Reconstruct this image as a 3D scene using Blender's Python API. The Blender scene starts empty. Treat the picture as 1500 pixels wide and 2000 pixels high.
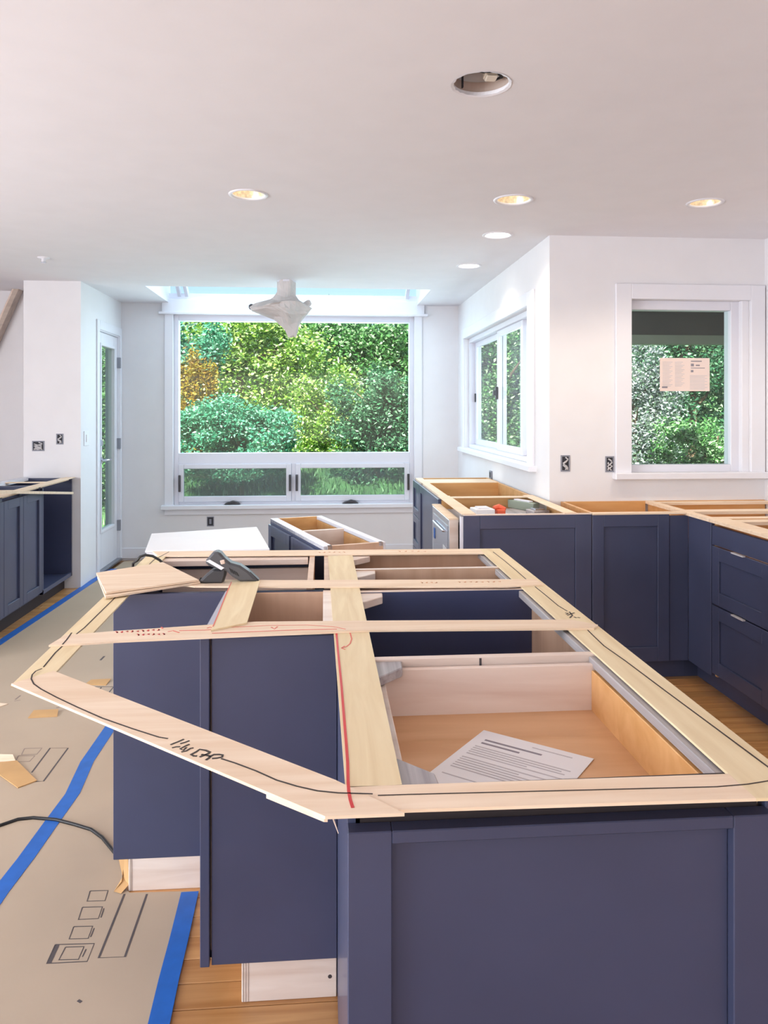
import bpy, bmesh, math, random
import numpy as np
from mathutils import Vector, Matrix
random.seed(7); rng = np.random.default_rng(7)
SC = bpy.context.scene
COL = SC.collection

# ------------------------------------------------------------------ camera, world, lights, exposure
F, PX, HY, H = 1480., 750., 802., 1.41          # focal length in px, principal column, horizon row, eye height
YAW = math.atan(117 / F); CA, SA = math.cos(YAW), math.sin(YAW)
cam = bpy.data.objects.new('camera', bpy.data.cameras.new('camera')); COL.objects.link(cam)
cam.location = (0, 0, H); cam.rotation_euler = (math.pi / 2, 0, -YAW)
cam.data.sensor_fit = 'HORIZONTAL'; cam.data.sensor_width = 36; cam.data.lens = F / 1500 * 36
cam.data.shift_y = -(1000 - HY) / 1500
cam.data.clip_start = .05; cam.data.clip_end = 200
SC.camera = cam
SC.view_settings.view_transform = 'Standard'; SC.view_settings.look = 'None'
SC.view_settings.gamma = 1; SC.view_settings.use_curve_mapping = False
SC.view_settings.exposure = 0.0

world = bpy.data.worlds.new('sky'); SC.world = world; world.use_nodes = True
wn = world.node_tree; wn.nodes.clear()
wo = wn.nodes.new('ShaderNodeOutputWorld'); wb = wn.nodes.new('ShaderNodeBackground')
ws = wn.nodes.new('ShaderNodeTexSky'); ws.sky_type = 'NISHITA'; ws.sun_disc = False
ws.sun_elevation = math.radians(52); ws.sun_rotation = math.radians(205); ws.air_density = 1.0; ws.dust_density = 1.5
wb.inputs[1].default_value = 0.22
wn.links.new(ws.outputs[0], wb.inputs[0]); wn.links.new(wb.outputs[0], wo.inputs[0])

sun = bpy.data.objects.new('sun', bpy.data.lights.new('sun', 'SUN')); COL.objects.link(sun)
sun.data.energy = 19.0; sun.data.angle = .01; sun.data.color = (1, .95, .85)
sun.rotation_euler = Vector((.35, .62, -.95)).to_track_quat('-Z', 'Y').to_euler()

def area(name, loc, aim, sx, sy, energy, color):
    l = bpy.data.lights.new(name, 'AREA'); l.shape = 'RECTANGLE'; l.size = sx; l.size_y = sy
    l.energy = energy; l.color = color
    o = bpy.data.objects.new(name, l); COL.objects.link(o); o.location = loc
    o.rotation_euler = Vector(aim).to_track_quat('-Z', 'Y').to_euler(); return o
area('left_fill', (-4.45, .6, 1.25), (1, .12, .75), 4.4, 2.1, 345, (.91, .95, 1))      # fill light added out of view on the left, behind an invented opening
area('rear_fill', (-.8, -2.75, 1.2), (0, 1, .35), 5.2, 2.2, 26, (.85, .93, 1))       # weak fill added behind the photographer, outside an invented opening
area('skylight_daylight', (-.28, 7.1, 3.1), (0, -.45, -.9), 2.2, .9, 40, (.72, .86, 1))
area('back_window_daylight', (-.28, 7.75, 1.6), (0, -1, -.1), 2.2, 1.3, 45, (.72, .86, 1))
area('side_window_daylight', (1.75, 5.9, 1.6), (-1, 0, -.05), 2.1, .9, 25, (.76, .88, 1))

# ------------------------------------------------------------------ pixel -> place (rays meet a known plane)
def ray(x, y):
    u = (x - PX) / F; v = (HY - y) / F
    return (u * CA + SA, CA - u * SA, v)
def pz(x, y, z): r = ray(x, y); t = (z - H) / r[2]; return (r[0] * t, r[1] * t, z)
def py(x, y, Y): r = ray(x, y); t = Y / r[1]; return (r[0] * t, Y, H + r[2] * t)
def pxx(x, y, X): r = ray(x, y); t = X / r[0]; return (X, r[1] * t, H + r[2] * t)

# ------------------------------------------------------------------ mesh helpers
ORG = {}
class MB:
    def __init__(s): s.v = []; s.f = []
    def add(s, vs, fs):
        b = len(s.v); s.v += [tuple(p) for p in vs]; s.f += [tuple(i + b for i in f) for f in fs]; return s
    def box(s, x0, x1, y0, y1, z0, z1):
        if x0 > x1: x0, x1 = x1, x0
        if y0 > y1: y0, y1 = y1, y0
        if z0 > z1: z0, z1 = z1, z0
        vs = [(x0,y0,z0),(x1,y0,z0),(x1,y1,z0),(x0,y1,z0),(x0,y0,z1),(x1,y0,z1),(x1,y1,z1),(x0,y1,z1)]
        return s.add(vs, [(3,2,1,0),(4,5,6,7),(0,1,5,4),(1,2,6,5),(2,3,7,6),(3,0,4,7)])
    def obox(s, c, ax, ay, az, hx, hy, hz):
        c = Vector(c); ax, ay, az = Vector(ax) * hx, Vector(ay) * hy, Vector(az) * hz
        vs = [c - ax - ay - az, c + ax - ay - az, c + ax + ay - az, c - ax + ay - az, c - ax - ay + az, c + ax - ay + az, c + ax + ay + az, c - ax + ay + az]
        return s.add(vs, [(3,2,1,0),(4,5,6,7),(0,1,5,4),(1,2,6,5),(2,3,7,6),(3,0,4,7)])
    def prism(s, poly, z0, z1, P=None):
        """poly: 2-D outline; P maps (u, v, w) to space (default x, y, z)"""
        P = P or (lambda u, v, w: (u, v, w))
        a = sum(poly[i][0] * poly[(i + 1) % len(poly)][1] - poly[(i + 1) % len(poly)][0] * poly[i][1] for i in range(len(poly)))
        if a < 0: poly = poly[::-1]
        n = len(poly)
        vs = [P(p[0], p[1], z0) for p in poly] + [P(p[0], p[1], z1) for p in poly]
        return s.add(vs, [tuple(range(n))[::-1], tuple(range(n, 2 * n))] + [(i, (i + 1) % n, n + (i + 1) % n, n + i) for i in range(n)])
    def tube(s, path, r, n=8, caps=True):
        path = [Vector(p) for p in path]; m = len(path); rr = r if hasattr(r, '__len__') else [r] * m
        vs = []; up = None
        for i, p in enumerate(path):
            t = (path[min(i + 1, m - 1)] - path[max(i - 1, 0)]).normalized()
            if up is None: up = Vector((0, 0, 1)) if abs(t.z) < .9 else Vector((1, 0, 0))
            a = t.cross(up).normalized(); b = a.cross(t).normalized(); up = b
            vs += [p + (a * math.cos(2 * math.pi * k / n) + b * math.sin(2 * math.pi * k / n)) * rr[i] for k in range(n)]
        fs = [(i * n + k, i * n + (k + 1) % n, (i + 1) * n + (k + 1) % n, (i + 1) * n + k) for i in range(m - 1) for k in range(n)]
        if caps: fs += [tuple(range(n))[::-1], tuple(range((m - 1) * n, m * n))]
        return s.add(vs, fs)
    def ribbon(s, path, w, th=.0006):
        """flat stroke with a little body, lying on a horizontal surface"""
        path = [Vector(p) for p in path]; m = len(path); vs = []
        for i, p in enumerate(path):
            t = path[min(i + 1, m - 1)] - path[max(i - 1, 0)]; t.z = 0
            t = t.normalized() if t.length > 1e-9 else Vector((1, 0, 0))
            q = Vector((-t.y, t.x, 0)) * (w[i] if hasattr(w, '__len__') else w) / 2
            vs += [p - q, p + q, p + q + Vector((0, 0, th)), p - q + Vector((0, 0, th))]
        fs = []
        for i in range(m - 1):
            a, b = 4 * i, 4 * i + 4
            fs += [(a + k, a + (k + 1) % 4, b + (k + 1) % 4, b + k) for k in range(4)]
        fs += [(3, 2, 1, 0), (4 * m - 4, 4 * m - 3, 4 * m - 2, 4 * m - 1)]
        return s.add(vs, fs)
    def lathe(s, prof, c, n=32, close=False):
        vs = []; m = len(prof)
        for r, z in prof: vs += [(c[0] + r * math.cos(2 * math.pi * k / n), c[1] + r * math.sin(2 * math.pi * k / n), c[2] + z) for k in range(n)]
        fs = [(i * n + k, i * n + (k + 1) % n, (i + 1) * n + (k + 1) % n, (i + 1) * n + k) for i in range(m - 1) for k in range(n)]
        if close: fs += [tuple(range(n))[::-1], tuple(range((m - 1) * n, m * n))]
        return s.add(vs, fs)
    def ringY(s, y0, y1, o, i):
        (a, b, c, d), (e, f, g, h) = o, i      # x0,x1,z0,z1
        s.box(a, e, y0, y1, c, d); s.box(f, b, y0, y1, c, d)
        if h < d: s.box(e, f, y0, y1, h, d)
        if g > c: s.box(e, f, y0, y1, c, g)
        return s
    def ringX(s, x0, x1, o, i):
        (a, b, c, d), (e, f, g, h) = o, i      # y0,y1,z0,z1
        s.box(x0, x1, a, e, c, d); s.box(x0, x1, f, b, c, d)
        if h < d: s.box(x0, x1, e, f, h, d)
        if g > c: s.box(x0, x1, e, f, c, g)
        return s
    def build(s, name, mat, parent=None, bevel=0, smooth=False):
        org = ORG.get(parent.name, Vector((0, 0, 0))) if parent else Vector((0, 0, 0))
        me = bpy.data.meshes.new(name)
        me.from_pydata([(p[0] - org.x, p[1] - org.y, p[2] - org.z) for p in s.v], [], s.f); me.update()
        bm = bmesh.new(); bm.from_mesh(me); bmesh.ops.recalc_face_normals(bm, faces=bm.faces); bm.to_mesh(me); bm.free()
        if smooth:
            for p in me.polygons: p.use_smooth = True
        me.materials.append(mat)
        o = bpy.data.objects.new(name, me); COL.objects.link(o)
        if parent: o.parent = parent
        ORG[o.name] = org
        if bevel:
            b = o.modifiers.new('edge', 'BEVEL'); b.width = bevel; b.segments = 1; b.limit_method = 'ANGLE'; b.angle_limit = .7
        return o
def tag(o, label, cat, group=None, kind=None):
    if label: o['label'] = label
    if cat: o['category'] = cat
    if group: o['group'] = group
    if kind: o['kind'] = kind
    return o
def thing(name, label, cat, loc, group=None, kind=None):
    o = bpy.data.objects.new(name, None); COL.objects.link(o); o.location = loc; o.empty_display_size = .1
    ORG[o.name] = Vector(loc); return tag(o, label, cat, group, kind)
def struct(o, label): o['kind'] = 'structure'; o['label'] = label; return o

# ------------------------------------------------------------------ materials
def new_mat(name):
    m = bpy.data.materials.new(name); m.use_nodes = True
    return m, m.node_tree, m.node_tree.nodes['Principled BSDF']
def N(t, kind, **kw):
    n = t.nodes.new(kind)
    for k, v in kw.items(): setattr(n, k, v)
    return n
def mat(name, col, rough=.6, metal=0, var=.05, scale=6, bump=0, bscale=80, coat=0, coord='Object', spec=.5):
    m, t, b = new_mat(name)
    b.inputs['Roughness'].default_value = rough; b.inputs['Metallic'].default_value = metal
    b.inputs['Coat Weight'].default_value = coat; b.inputs['Specular IOR Level'].default_value = spec
    tc = N(t, 'ShaderNodeTexCoord'); no = N(t, 'ShaderNodeTexNoise'); no.inputs['Scale'].default_value = scale; no.inputs['Detail'].default_value = 5
    t.links.new(tc.outputs[coord], no.inputs['Vector'])
    r = N(t, 'ShaderNodeValToRGB'); r.color_ramp.elements[0].position = .3; r.color_ramp.elements[1].position = .7
    r.color_ramp.elements[0].color = (*[c * (1 - var) for c in col], 1); r.color_ramp.elements[1].color = (*[min(1, c * (1 + var)) for c in col], 1)
    t.links.new(no.outputs['Fac'], r.inputs['Fac']); t.links.new(r.outputs[0], b.inputs['Base Color'])
    if bump:
        n2 = N(t, 'ShaderNodeTexNoise'); n2.inputs['Scale'].default_value = bscale; n2.inputs['Detail'].default_value = 4
        t.links.new(tc.outputs[coord], n2.inputs['Vector'])
        bp = N(t, 'ShaderNodeBump'); bp.inputs['Strength'].default_value = bump; bp.inputs['Distance'].default_value = .002
        t.links.new(n2.outputs['Fac'], bp.inputs['Height']); t.links.new(bp.outputs[0], b.inputs['Normal'])
    return m
def wood(name, c1, c2, stretch=(2, 30, 30), rough=.5, rnd=0, coat=0, detail=6):
    m, t, b = new_mat(name); b.inputs['Roughness'].default_value = rough; b.inputs['Coat Weight'].default_value = coat
    tc = N(t, 'ShaderNodeTexCoord'); mp = N(t, 'ShaderNodeMapping'); mp.inputs['Scale'].default_value = stretch
    oi = N(t, 'ShaderNodeObjectInfo'); va = N(t, 'ShaderNodeVectorMath', operation='SCALE'); va.inputs['Scale'].default_value = 37
    cb = N(t, 'ShaderNodeCombineXYZ')
    for k in range(3): t.links.new(oi.outputs['Random'], cb.inputs[k])
    t.links.new(cb.outputs[0], va.inputs[0]); t.links.new(va.outputs[0], mp.inputs['Location'])
    no = N(t, 'ShaderNodeTexNoise'); no.inputs['Scale'].default_value = 1; no.inputs['Detail'].default_value = detail; no.inputs['Distortion'].default_value = .6
    t.links.new(tc.outputs['Object'], mp.inputs['Vector']); t.links.new(mp.outputs[0], no.inputs['Vector'])
    r = N(t, 'ShaderNodeValToRGB'); r.color_ramp.elements[0].position = .32; r.color_ramp.elements[1].position = .68
    r.color_ramp.elements[0].color = (*c1, 1); r.color_ramp.elements[1].color = (*c2, 1)
    t.links.new(no.outputs['Fac'], r.inputs['Fac'])
    out = r.outputs[0]
    if rnd:
        hs = N(t, 'ShaderNodeHueSaturation'); mr = N(t, 'ShaderNodeMapRange'); mr.inputs['To Min'].default_value = 1 - rnd; mr.inputs['To Max'].default_value = 1 + rnd
        t.links.new(oi.outputs['Random'], mr.inputs['Value']); t.links.new(mr.outputs[0], hs.inputs['Value']); t.links.new(out, hs.inputs['Color']); out = hs.outputs[0]
    t.links.new(out, b.inputs['Base Color'])
    bp = N(t, 'ShaderNodeBump'); bp.inputs['Strength'].default_value = .08; bp.inputs['Distance'].default_value = .001
    t.links.new(no.outputs['Fac'], bp.inputs['Height']); t.links.new(bp.outputs[0], b.inputs['Normal'])
    return m
def emit(name, col, s):
    m = bpy.data.materials.new(name); m.use_nodes = True; t = m.node_tree; t.nodes.clear()
    e = N(t, 'ShaderNodeEmission'); e.inputs[0].default_value = (*col, 1); e.inputs[1].default_value = s
    o = N(t, 'ShaderNodeOutputMaterial'); t.links.new(e.outputs[0], o.inputs[0]); return m
def pane_mat(name, tint=(1, 1, 1), refl=.5, haze=0, hcol=(.5, .55, .55)):
    m = bpy.data.materials.new(name); m.use_nodes = True; t = m.node_tree; t.nodes.clear()
    tr = N(t, 'ShaderNodeBsdfTransparent'); tr.inputs[0].default_value = (*tint, 1)
    gl = N(t, 'ShaderNodeBsdfGlossy'); gl.inputs['Roughness'].default_value = .02
    lw = N(t, 'ShaderNodeLayerWeight'); lw.inputs['Blend'].default_value = .5
    pw = N(t, 'ShaderNodeMath', operation='POWER'); pw.inputs[1].default_value = 4; t.links.new(lw.outputs['Facing'], pw.inputs[0])
    mu = N(t, 'ShaderNodeMath', operation='MULTIPLY_ADD'); mu.inputs[1].default_value = .45 * refl; mu.inputs[2].default_value = .035 * refl; t.links.new(pw.outputs[0], mu.inputs[0])
    mx = N(t, 'ShaderNodeMixShader'); t.links.new(mu.outputs[0], mx.inputs[0]); t.links.new(tr.outputs[0], mx.inputs[1]); t.links.new(gl.outputs[0], mx.inputs[2])
    out = mx.outputs[0]
    if haze:
        d = N(t, 'ShaderNodeBsdfDiffuse'); d.inputs[0].default_value = (*hcol, 1)
        m2 = N(t, 'ShaderNodeMixShader'); m2.inputs[0].default_value = haze; t.links.new(out, m2.inputs[1]); t.links.new(d.outputs[0], m2.inputs[2]); out = m2.outputs[0]
    o = N(t, 'ShaderNodeOutputMaterial'); t.links.new(out, o.inputs[0]); return m
def leaf_mat(name, cols, trans=.30):
    m = bpy.data.materials.new(name); m.use_nodes = True; t = m.node_tree; t.nodes.clear()
    g = N(t, 'ShaderNodeNewGeometry'); r = N(t, 'ShaderNodeValToRGB'); els = r.color_ramp.elements
    for i, c in enumerate(cols):
        p = i / (len(cols) - 1)
        e = els[0] if i == 0 else (els[-1] if i == len(cols) - 1 else els.new(p))
        e.color = (*c, 1)
    t.links.new(g.outputs['Random Per Island'], r.inputs['Fac'])
    p = N(t, 'ShaderNodeBsdfPrincipled'); p.inputs['Roughness'].default_value = .38; t.links.new(r.outputs[0], p.inputs['Base Color'])
    tl = N(t, 'ShaderNodeBsdfTranslucent'); t.links.new(r.outputs[0], tl.inputs[0])
    mx = N(t, 'ShaderNodeMixShader'); mx.inputs[0].default_value = trans; t.links.new(p.outputs[0], mx.inputs[1]); t.links.new(tl.outputs[0], mx.inputs[2])
    o = N(t, 'ShaderNodeOutputMaterial'); t.links.new(mx.outputs[0], o.inputs[0]); return m

M = dict(
 wall=mat('wall_paint', (.80, .79, .82), .85, var=.015, bump=.05, bscale=140),
 ceil=mat('ceiling_paint', (.81, .80, .84), .9, var=.015, bump=.04, bscale=120),
 trim=mat('trim_paint', (.80, .80, .86), .45, var=.01),
 vinyl=mat('window_vinyl', (.74, .74, .82), .4, var=.01),
 navy=mat('navy_cabinet_paint', (.052, .062, .122), .40, var=.12, scale=2.5, coat=.2, bump=.03, bscale=200),
 navy_in=mat('navy_inner_panel', (.045, .058, .13), .3, var=.15, scale=3, coat=.1),
 dark=mat('shadow_gap_and_kick', (.03, .02, .022), .7),  # shade of the gap above the end panel; also the toe kick colour
 luan=wood('luan_template_ply', (.80, .60, .42), (.90, .73, .56), (3, 40, 40), .7, rnd=.05),
 luan_edge=wood('ply_edge', (.55, .40, .30), (.78, .64, .54), (4, 4, 300), .75),
 ply=wood('cabinet_plywood', (.62, .33, .155), (.76, .46, .25), (1.5, 14, 14), .42, rnd=.06),
 plyv=wood('upright_plywood', (.60, .37, .24), (.74, .50, .35), (14, 14, 1.2), .5, rnd=.06),
 orange=wood('lacquered_maple', (.70, .36, .13), (.82, .48, .21), (2, 18, 18), .4, rnd=.05),
 maple=wood('pale_maple', (.72, .56, .47), (.86, .74, .66), (2, 16, 16), .5, rnd=.04),
 kick=wood('raw_kick_ply', (.70, .55, .46), (.84, .72, .64), (2.5, 22, 22), .65, rnd=.04),
 greyrail=wood('grey_rail_ply', (.30, .27, .28), (.52, .49, .50), (60, 1.2, 60), .5),
 oak=wood('oak_floor', (.44, .20, .065), (.62, .33, .13), (1.6, 34, 34), .32, rnd=.16, coat=.25),
 oakbase=wood('oak_floor_base', (.22, .10, .04), (.34, .17, .07), (1.6, 24, 24), .5),
 paper=mat('kraft_floor_board', (.47, .365, .265), .75, var=.07, scale=1.6, bump=.06, bscale=30),
 tape=mat('blue_masking_tape', (.015, .125, .48), .5, var=.10, scale=20, bump=.1, bscale=60),
 print=mat('grey_print', (.09, .075, .075), .8),
 printl=mat('faint_print', (.26, .20, .17), .8),
 ink=mat('black_marker', (.035, .02, .015), .6),
 red=mat('red_marker', (.62, .02, .02), .5),
 redl=mat('faint_red_marker', (.75, .17, .12), .6),
 orangeink=mat('faint_orange_pencil', (.72, .36, .18), .7),
 white=mat('white_sheet', (.83, .83, .86), .6, var=.015),
 carton=mat('white_carton', (.80, .80, .86), .7, var=.02),
 kraft=mat('kraft_scrap', (.56, .33, .14), .8, var=.1),
 text=mat('printed_text', (.56, .54, .57), .8),
 textd=mat('printed_heading', (.27, .25, .29), .8),
 pink=mat('sticker_paper', (.82, .68, .63), .6, var=.01),
 black=mat('black_rubber', (.012, .011, .012), .45),
 gun=mat('grey_tool_plastic', (.085, .085, .095), .4, bump=.05),
 gund=mat('dark_tool_plastic', (.045, .045, .052), .4),
 steel=mat('stainless_steel', (.55, .56, .60), .25, metal=.9, var=.05, bump=.02),
 chrome=mat('satin_nickel', (.62, .64, .70), .25, metal=1, var=.02),
 bronze=mat('oil_bronze_latch', (.09, .085, .095), .4, metal=.6),
 hinge=mat('hinge_steel', (.30, .31, .35), .4, metal=.7),
 boxgrey=mat('outlet_box', (.25, .26, .31), .6),
 boxwire=mat('outlet_wire', (.55, .53, .55), .5),
 boxdark=mat('outlet_cavity', (.03, .03, .04), .8),
 wrap=mat('wrapping_cloth', (.62, .59, .59), .8, var=.08, scale=8, bump=.2, bscale=20),
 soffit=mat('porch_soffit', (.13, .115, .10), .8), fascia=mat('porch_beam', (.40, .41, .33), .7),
 siding=mat('exterior_siding', (.52, .55, .64), .8), roof=mat('roof', (.2, .2, .2), .9),
 film=pane_mat('clear_film', (.93, .94, .97), .9, .12, (.8, .82, .88)),
 pane=pane_mat('window_glass', (.93, .97, .95), .9),
 screen=pane_mat('insect_screen', (.72, .78, .76), .3, .22, (.38, .42, .42)),
 bulb=emit('lamp_glow', (1, .90, .72), 7), bulbw=emit('lamp_glow_white', (1, .95, .86), 9),
 reflector=mat('lamp_reflector', (.80, .68, .50), .3, metal=.6, var=.25, scale=60, bump=.6, bscale=90),
 bark=wood('bark', (.10, .06, .04), (.22, .14, .09), (20, 20, 2), .9),
 grass=mat('lawn', (.07, .16, .055), .9, var=.4, scale=5, bump=.6, bscale=30),
 redtool=mat('red_tool', (.75, .13, .06), .5), greentool=mat('green_grey_box', (.30, .36, .30), .6),
 stairw=wood('stair_rail_wood', (.42, .33, .28), (.55, .45, .38), (2, 20, 20), .5),
)
L_yel = leaf_mat('leaf_yellow_green', [(.05, .14, .015), (.16, .34, .03), (.40, .60, .10), (.85, .95, .60)])  # in these ramps the palest leaves paint sun glints, the darkest shaded gaps
L_grn = leaf_mat('leaf_green', [(.02, .08, .02), (.06, .20, .05), (.15, .40, .11), (.65, .85, .55)])
L_dark = leaf_mat('leaf_dark_green', [(.02, .08, .04), (.04, .16, .08), (.09, .27, .13), (.35, .58, .38)])
L_teal = leaf_mat('leaf_blue_green', [(.02, .16, .09), (.06, .32, .19), (.15, .48, .31), (.50, .80, .62)])
L_amb = leaf_mat('leaf_amber', [(.20, .10, .01), (.34, .20, .01), (.40, .32, .03), (.62, .56, .14)])
L_pale = leaf_mat('leaf_pale', [(.08, .18, .10), (.22, .32, .22), (.42, .46, .50), (.80, .82, .90)])

# ------------------------------------------------------------------ the room shell
CZ = 2.44                       # ceiling
CT = .876                       # cabinet tops
YB, XL, XR, YR, XF = 7.40, -1.93, 1.32, 4.36, 2.64
YP, XP = 6.20, -2.37            # front of the wall end by the left cabinets
YREAR, XLL = -2.7, -4.4
WT = .16

fl = struct(MB().box(XLL, XF, YREAR, YB, -.12, -.019).build('floor', M['oakbase']), 'oak strip floor running across the kitchen')
# oak boards run across the room; each board is its own piece
lens = [.55, .7, .85, 1.0, 1.2, 1.4]; pm = {}
PW = .083
def plank_mesh(L):
    if L not in pm:
        b = MB(); g = .0012; z0, z1, c = -.019, 0, .0015
        x0, x1, y0, y1 = g, L - g, g, PW - g
        b.add([(x0,y0,z0),(x1,y0,z0),(x1,y1,z0),(x0,y1,z0),(x0,y0,z1-c),(x1,y0,z1-c),(x1,y1,z1-c),(x0,y1,z1-c),
               (x0+c,y0+c,z1),(x1-c,y0+c,z1),(x1-c,y1-c,z1),(x0+c,y1-c,z1)],
              [(0,1,5,4),(1,2,6,5),(2,3,7,6),(3,0,4,7),(4,5,9,8),(5,6,10,9),(6,7,11,10),(7,4,8,11),(8,9,10,11)])
        me = bpy.data.meshes.new('plank'); me.from_pydata(b.v, [], b.f); me.update(); me.materials.append(M['oak']); pm[L] = me
    return pm[L]
def planks(x0, x1, y0, y1):
    y = y0
    while y < y1:
        x = x0 - random.choice([0, .12, .3, .42])
        while x < x1:
            L = random.choice(lens); o = bpy.data.objects.new('plank', plank_mesh(L)); COL.objects.link(o)
            o.parent = fl; o.location = (x, y, 0); x += L
        y += PW
planks(-.55, .15, 1.15, 2.3)       # by the island's toe kicks
planks(.7, 1.9, 1.35, 3.95)        # aisle between island and right run
planks(-2.3, -1.75, 4.0, 6.6)      # in front of the left cabinets

LIGHTS = [pz(x, y, CZ) for x, y in ((940, 165), (485, 380), (1003, 390), (1377, 396), (972, 459), (916, 519))]
SKX0, SKX1, SKY0 = pz(279, 556, CZ)[0], pz(840, 568, CZ)[0], 6.40
# ceiling sheet with round cut-outs and the skylight opening
hole_r = [.090, .078, .082, .074, .074, .074]
def ceiling():
    b = MB(); cs = .13
    xs = sorted(set([XLL, XF, SKX0, SKX1] + [v for l in LIGHTS for v in (round(l[0] - cs, 4), round(l[0] + cs, 4))]))
    ys = sorted(set([YREAR, YB, SKY0] + [v for l in LIGHTS for v in (round(l[1] - cs, 4), round(l[1] + cs, 4))]))
    cells = []
    for l, r in zip(LIGHTS, hole_r):
        cells.append((round(l[0] - cs, 4), round(l[0] + cs, 4), round(l[1] - cs, 4), round(l[1] + cs, 4)))
        n = 48; vs = []; fs = []
        for k in range(n):
            a = 2 * math.pi * (k + .5) / n; c_, s_ = math.cos(a), math.sin(a); m = cs / max(abs(c_), abs(s_))
            vs += [(l[0] + r * c_, l[1] + r * s_, CZ), (l[0] + m * c_, l[1] + m * s_, CZ), (l[0] + r * c_, l[1] + r * s_, CZ + .014)]
        for k in range(n):
            k2 = (k + 1) % n; fs += [(3*k, 3*k2, 3*k2+1, 3*k+1), (3*k, 3*k+2, 3*k2+2, 3*k2)]
        for sx in (-1, 1):
            for sy in (-1, 1):      # the corner triangle left over by the ring
                k = [i for i in range(n) if (math.cos(2*math.pi*(i+.5)/n) * sx > 0 and math.sin(2*math.pi*(i+.5)/n) * sy > 0)]
                k.sort(key=lambda i: abs(abs(math.cos(2*math.pi*(i+.5)/n)) - abs(math.sin(2*math.pi*(i+.5)/n))))
                vs.append((l[0] + sx * cs, l[1] + sy * cs, CZ)); fs.append((3*k[0]+1, 3*k[1]+1, len(vs) - 1))
        b.add(vs, fs)
    for i in range(len(xs) - 1):
        for j in range(len(ys) - 1):
            cx, cy = (xs[i] + xs[i+1]) / 2, (ys[j] + ys[j+1]) / 2
            if SKX0 < cx < SKX1 and cy > SKY0: continue
            if any(a < cx < c and d < cy < e for a, c, d, e in cells): continue
            b.add([(xs[i], ys[j], CZ), (xs[i+1], ys[j], CZ), (xs[i+1], ys[j+1], CZ), (xs[i], ys[j+1], CZ)], [(3, 2, 1, 0)])
    return b
struct(ceiling().build('ceiling', M['ceil']), 'smooth white ceiling with round lamp cut-outs')
b = MB()                                              # roof deck above, open over the skylight
b.box(XLL - .2, SKX0 - .02, YREAR - .3, YB + .35, 2.72, 2.82); b.box(SKX1 + .02, XR + .2, YREAR - .3, YB + .35, 2.72, 2.82)
b.box(SKX0 - .02, SKX1 + .02, YREAR - .3, SKY0 - .02, 2.72, 2.82); b.box(XR + .2, XF + .3, YREAR - .3, YR + .25, 2.72, 2.82)
struct(b.build('roof', M['roof']), 'flat roof deck over the kitchen')

struct(MB().box(XLL - .2, XF + .2, YREAR - .3, 5.9, 2.84, 5.6).build('sun_block', M['siding']), 'unseen block added above the kitchen to keep sun off the skylight')  # unseen mass added so direct sun misses the skylight
# back wall with the picture window
WX0, WX1 = py(345, 700, YB)[0] - .03, py(803, 700, YB)[0] + .03
WZ0, WZ1 = .50, 2.335
b = MB().ringY(YB, YB + WT, (XL - .12, XR + .2, -.02, 2.49), (WX0, WX1, WZ0, WZ1)); b.box(XL - .12, SKX0 - .03, YB, YB + WT, 2.49, 2.72); b.box(SKX1 + .03, XR + .2, YB, YB + WT, 2.49, 2.72)
struct(b.build('wall_back', M['wall']), 'pale wall around the picture window')
# left wall with glazed door, its end facing the camera
DY0, DY1, DZ = pxx(192, 700, XL)[1], YB - .055, 2.13
WD = .10; YST = 6.75
b = MB(); b.box(XL - WD, XL, YP, DY0, -.02, 2.72); b.box(XL - WD, XL, DY1, YB, -.02, 2.72); b.box(XL - WD, XL, DY0, DY1, DZ, 2.72); b.box(XP, XL - WD, YP, YP + WD, -.02, 2.72); b.box(XP, XP + WD, YP + WD, YST + .12, -.02, 2.72)
struct(b.build('wall_left', M['wall']), 'white wall with the glazed door and the outlet boxes')
struct(MB().ringX(XLL - WT, XLL, (YREAR, YB, -.02, 2.72), (-1.7, 2.9, .1, 2.35)).build('wall_far_left', M['wall']), 'white wall far to the left with an opening added for fill light')  # opening put in to pass the left fill light
struct(MB().box(XLL, XP, YST, YST + .12, -.02, 2.72).build('wall_stair', M['wall']), 'white stair wall behind the left cabinets')
# right side
SY0, SY1, SZ0, SZ1 = 4.80, 7.06, 1.06, 2.085
struct(MB().ringX(XR, XR + WT, (YR, YB, -.02, 2.72), (SY0, SY1, SZ0, SZ1)).build('wall_right', M['wall']), 'white wall with the sliding window')
FX0, FX1, FZ0, FZ1 = 1.80, 2.545, 1.04, 2.07
struct(MB().ringY(YR, YR + WT, (XR + WT, XF + WT, -.02, 2.72), (FX0, FX1, FZ0, FZ1)).build('wall_right_end', M['wall']), 'white wall with the stickered window')
struct(MB().box(XF, XF + WT, YREAR, YR, -.02, 2.72).build('wall_far_right', M['wall']), 'white wall at the end of the right run')
struct(MB().ringY(YREAR - WT, YREAR, (XLL, XF, -.02, 2.72), (-3.5, 1.9, .05, 2.3)).build('wall_rear', M['wall']), 'wall behind the photographer with an opening added for fill light')  # opening put in to pass the rear fill light

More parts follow.
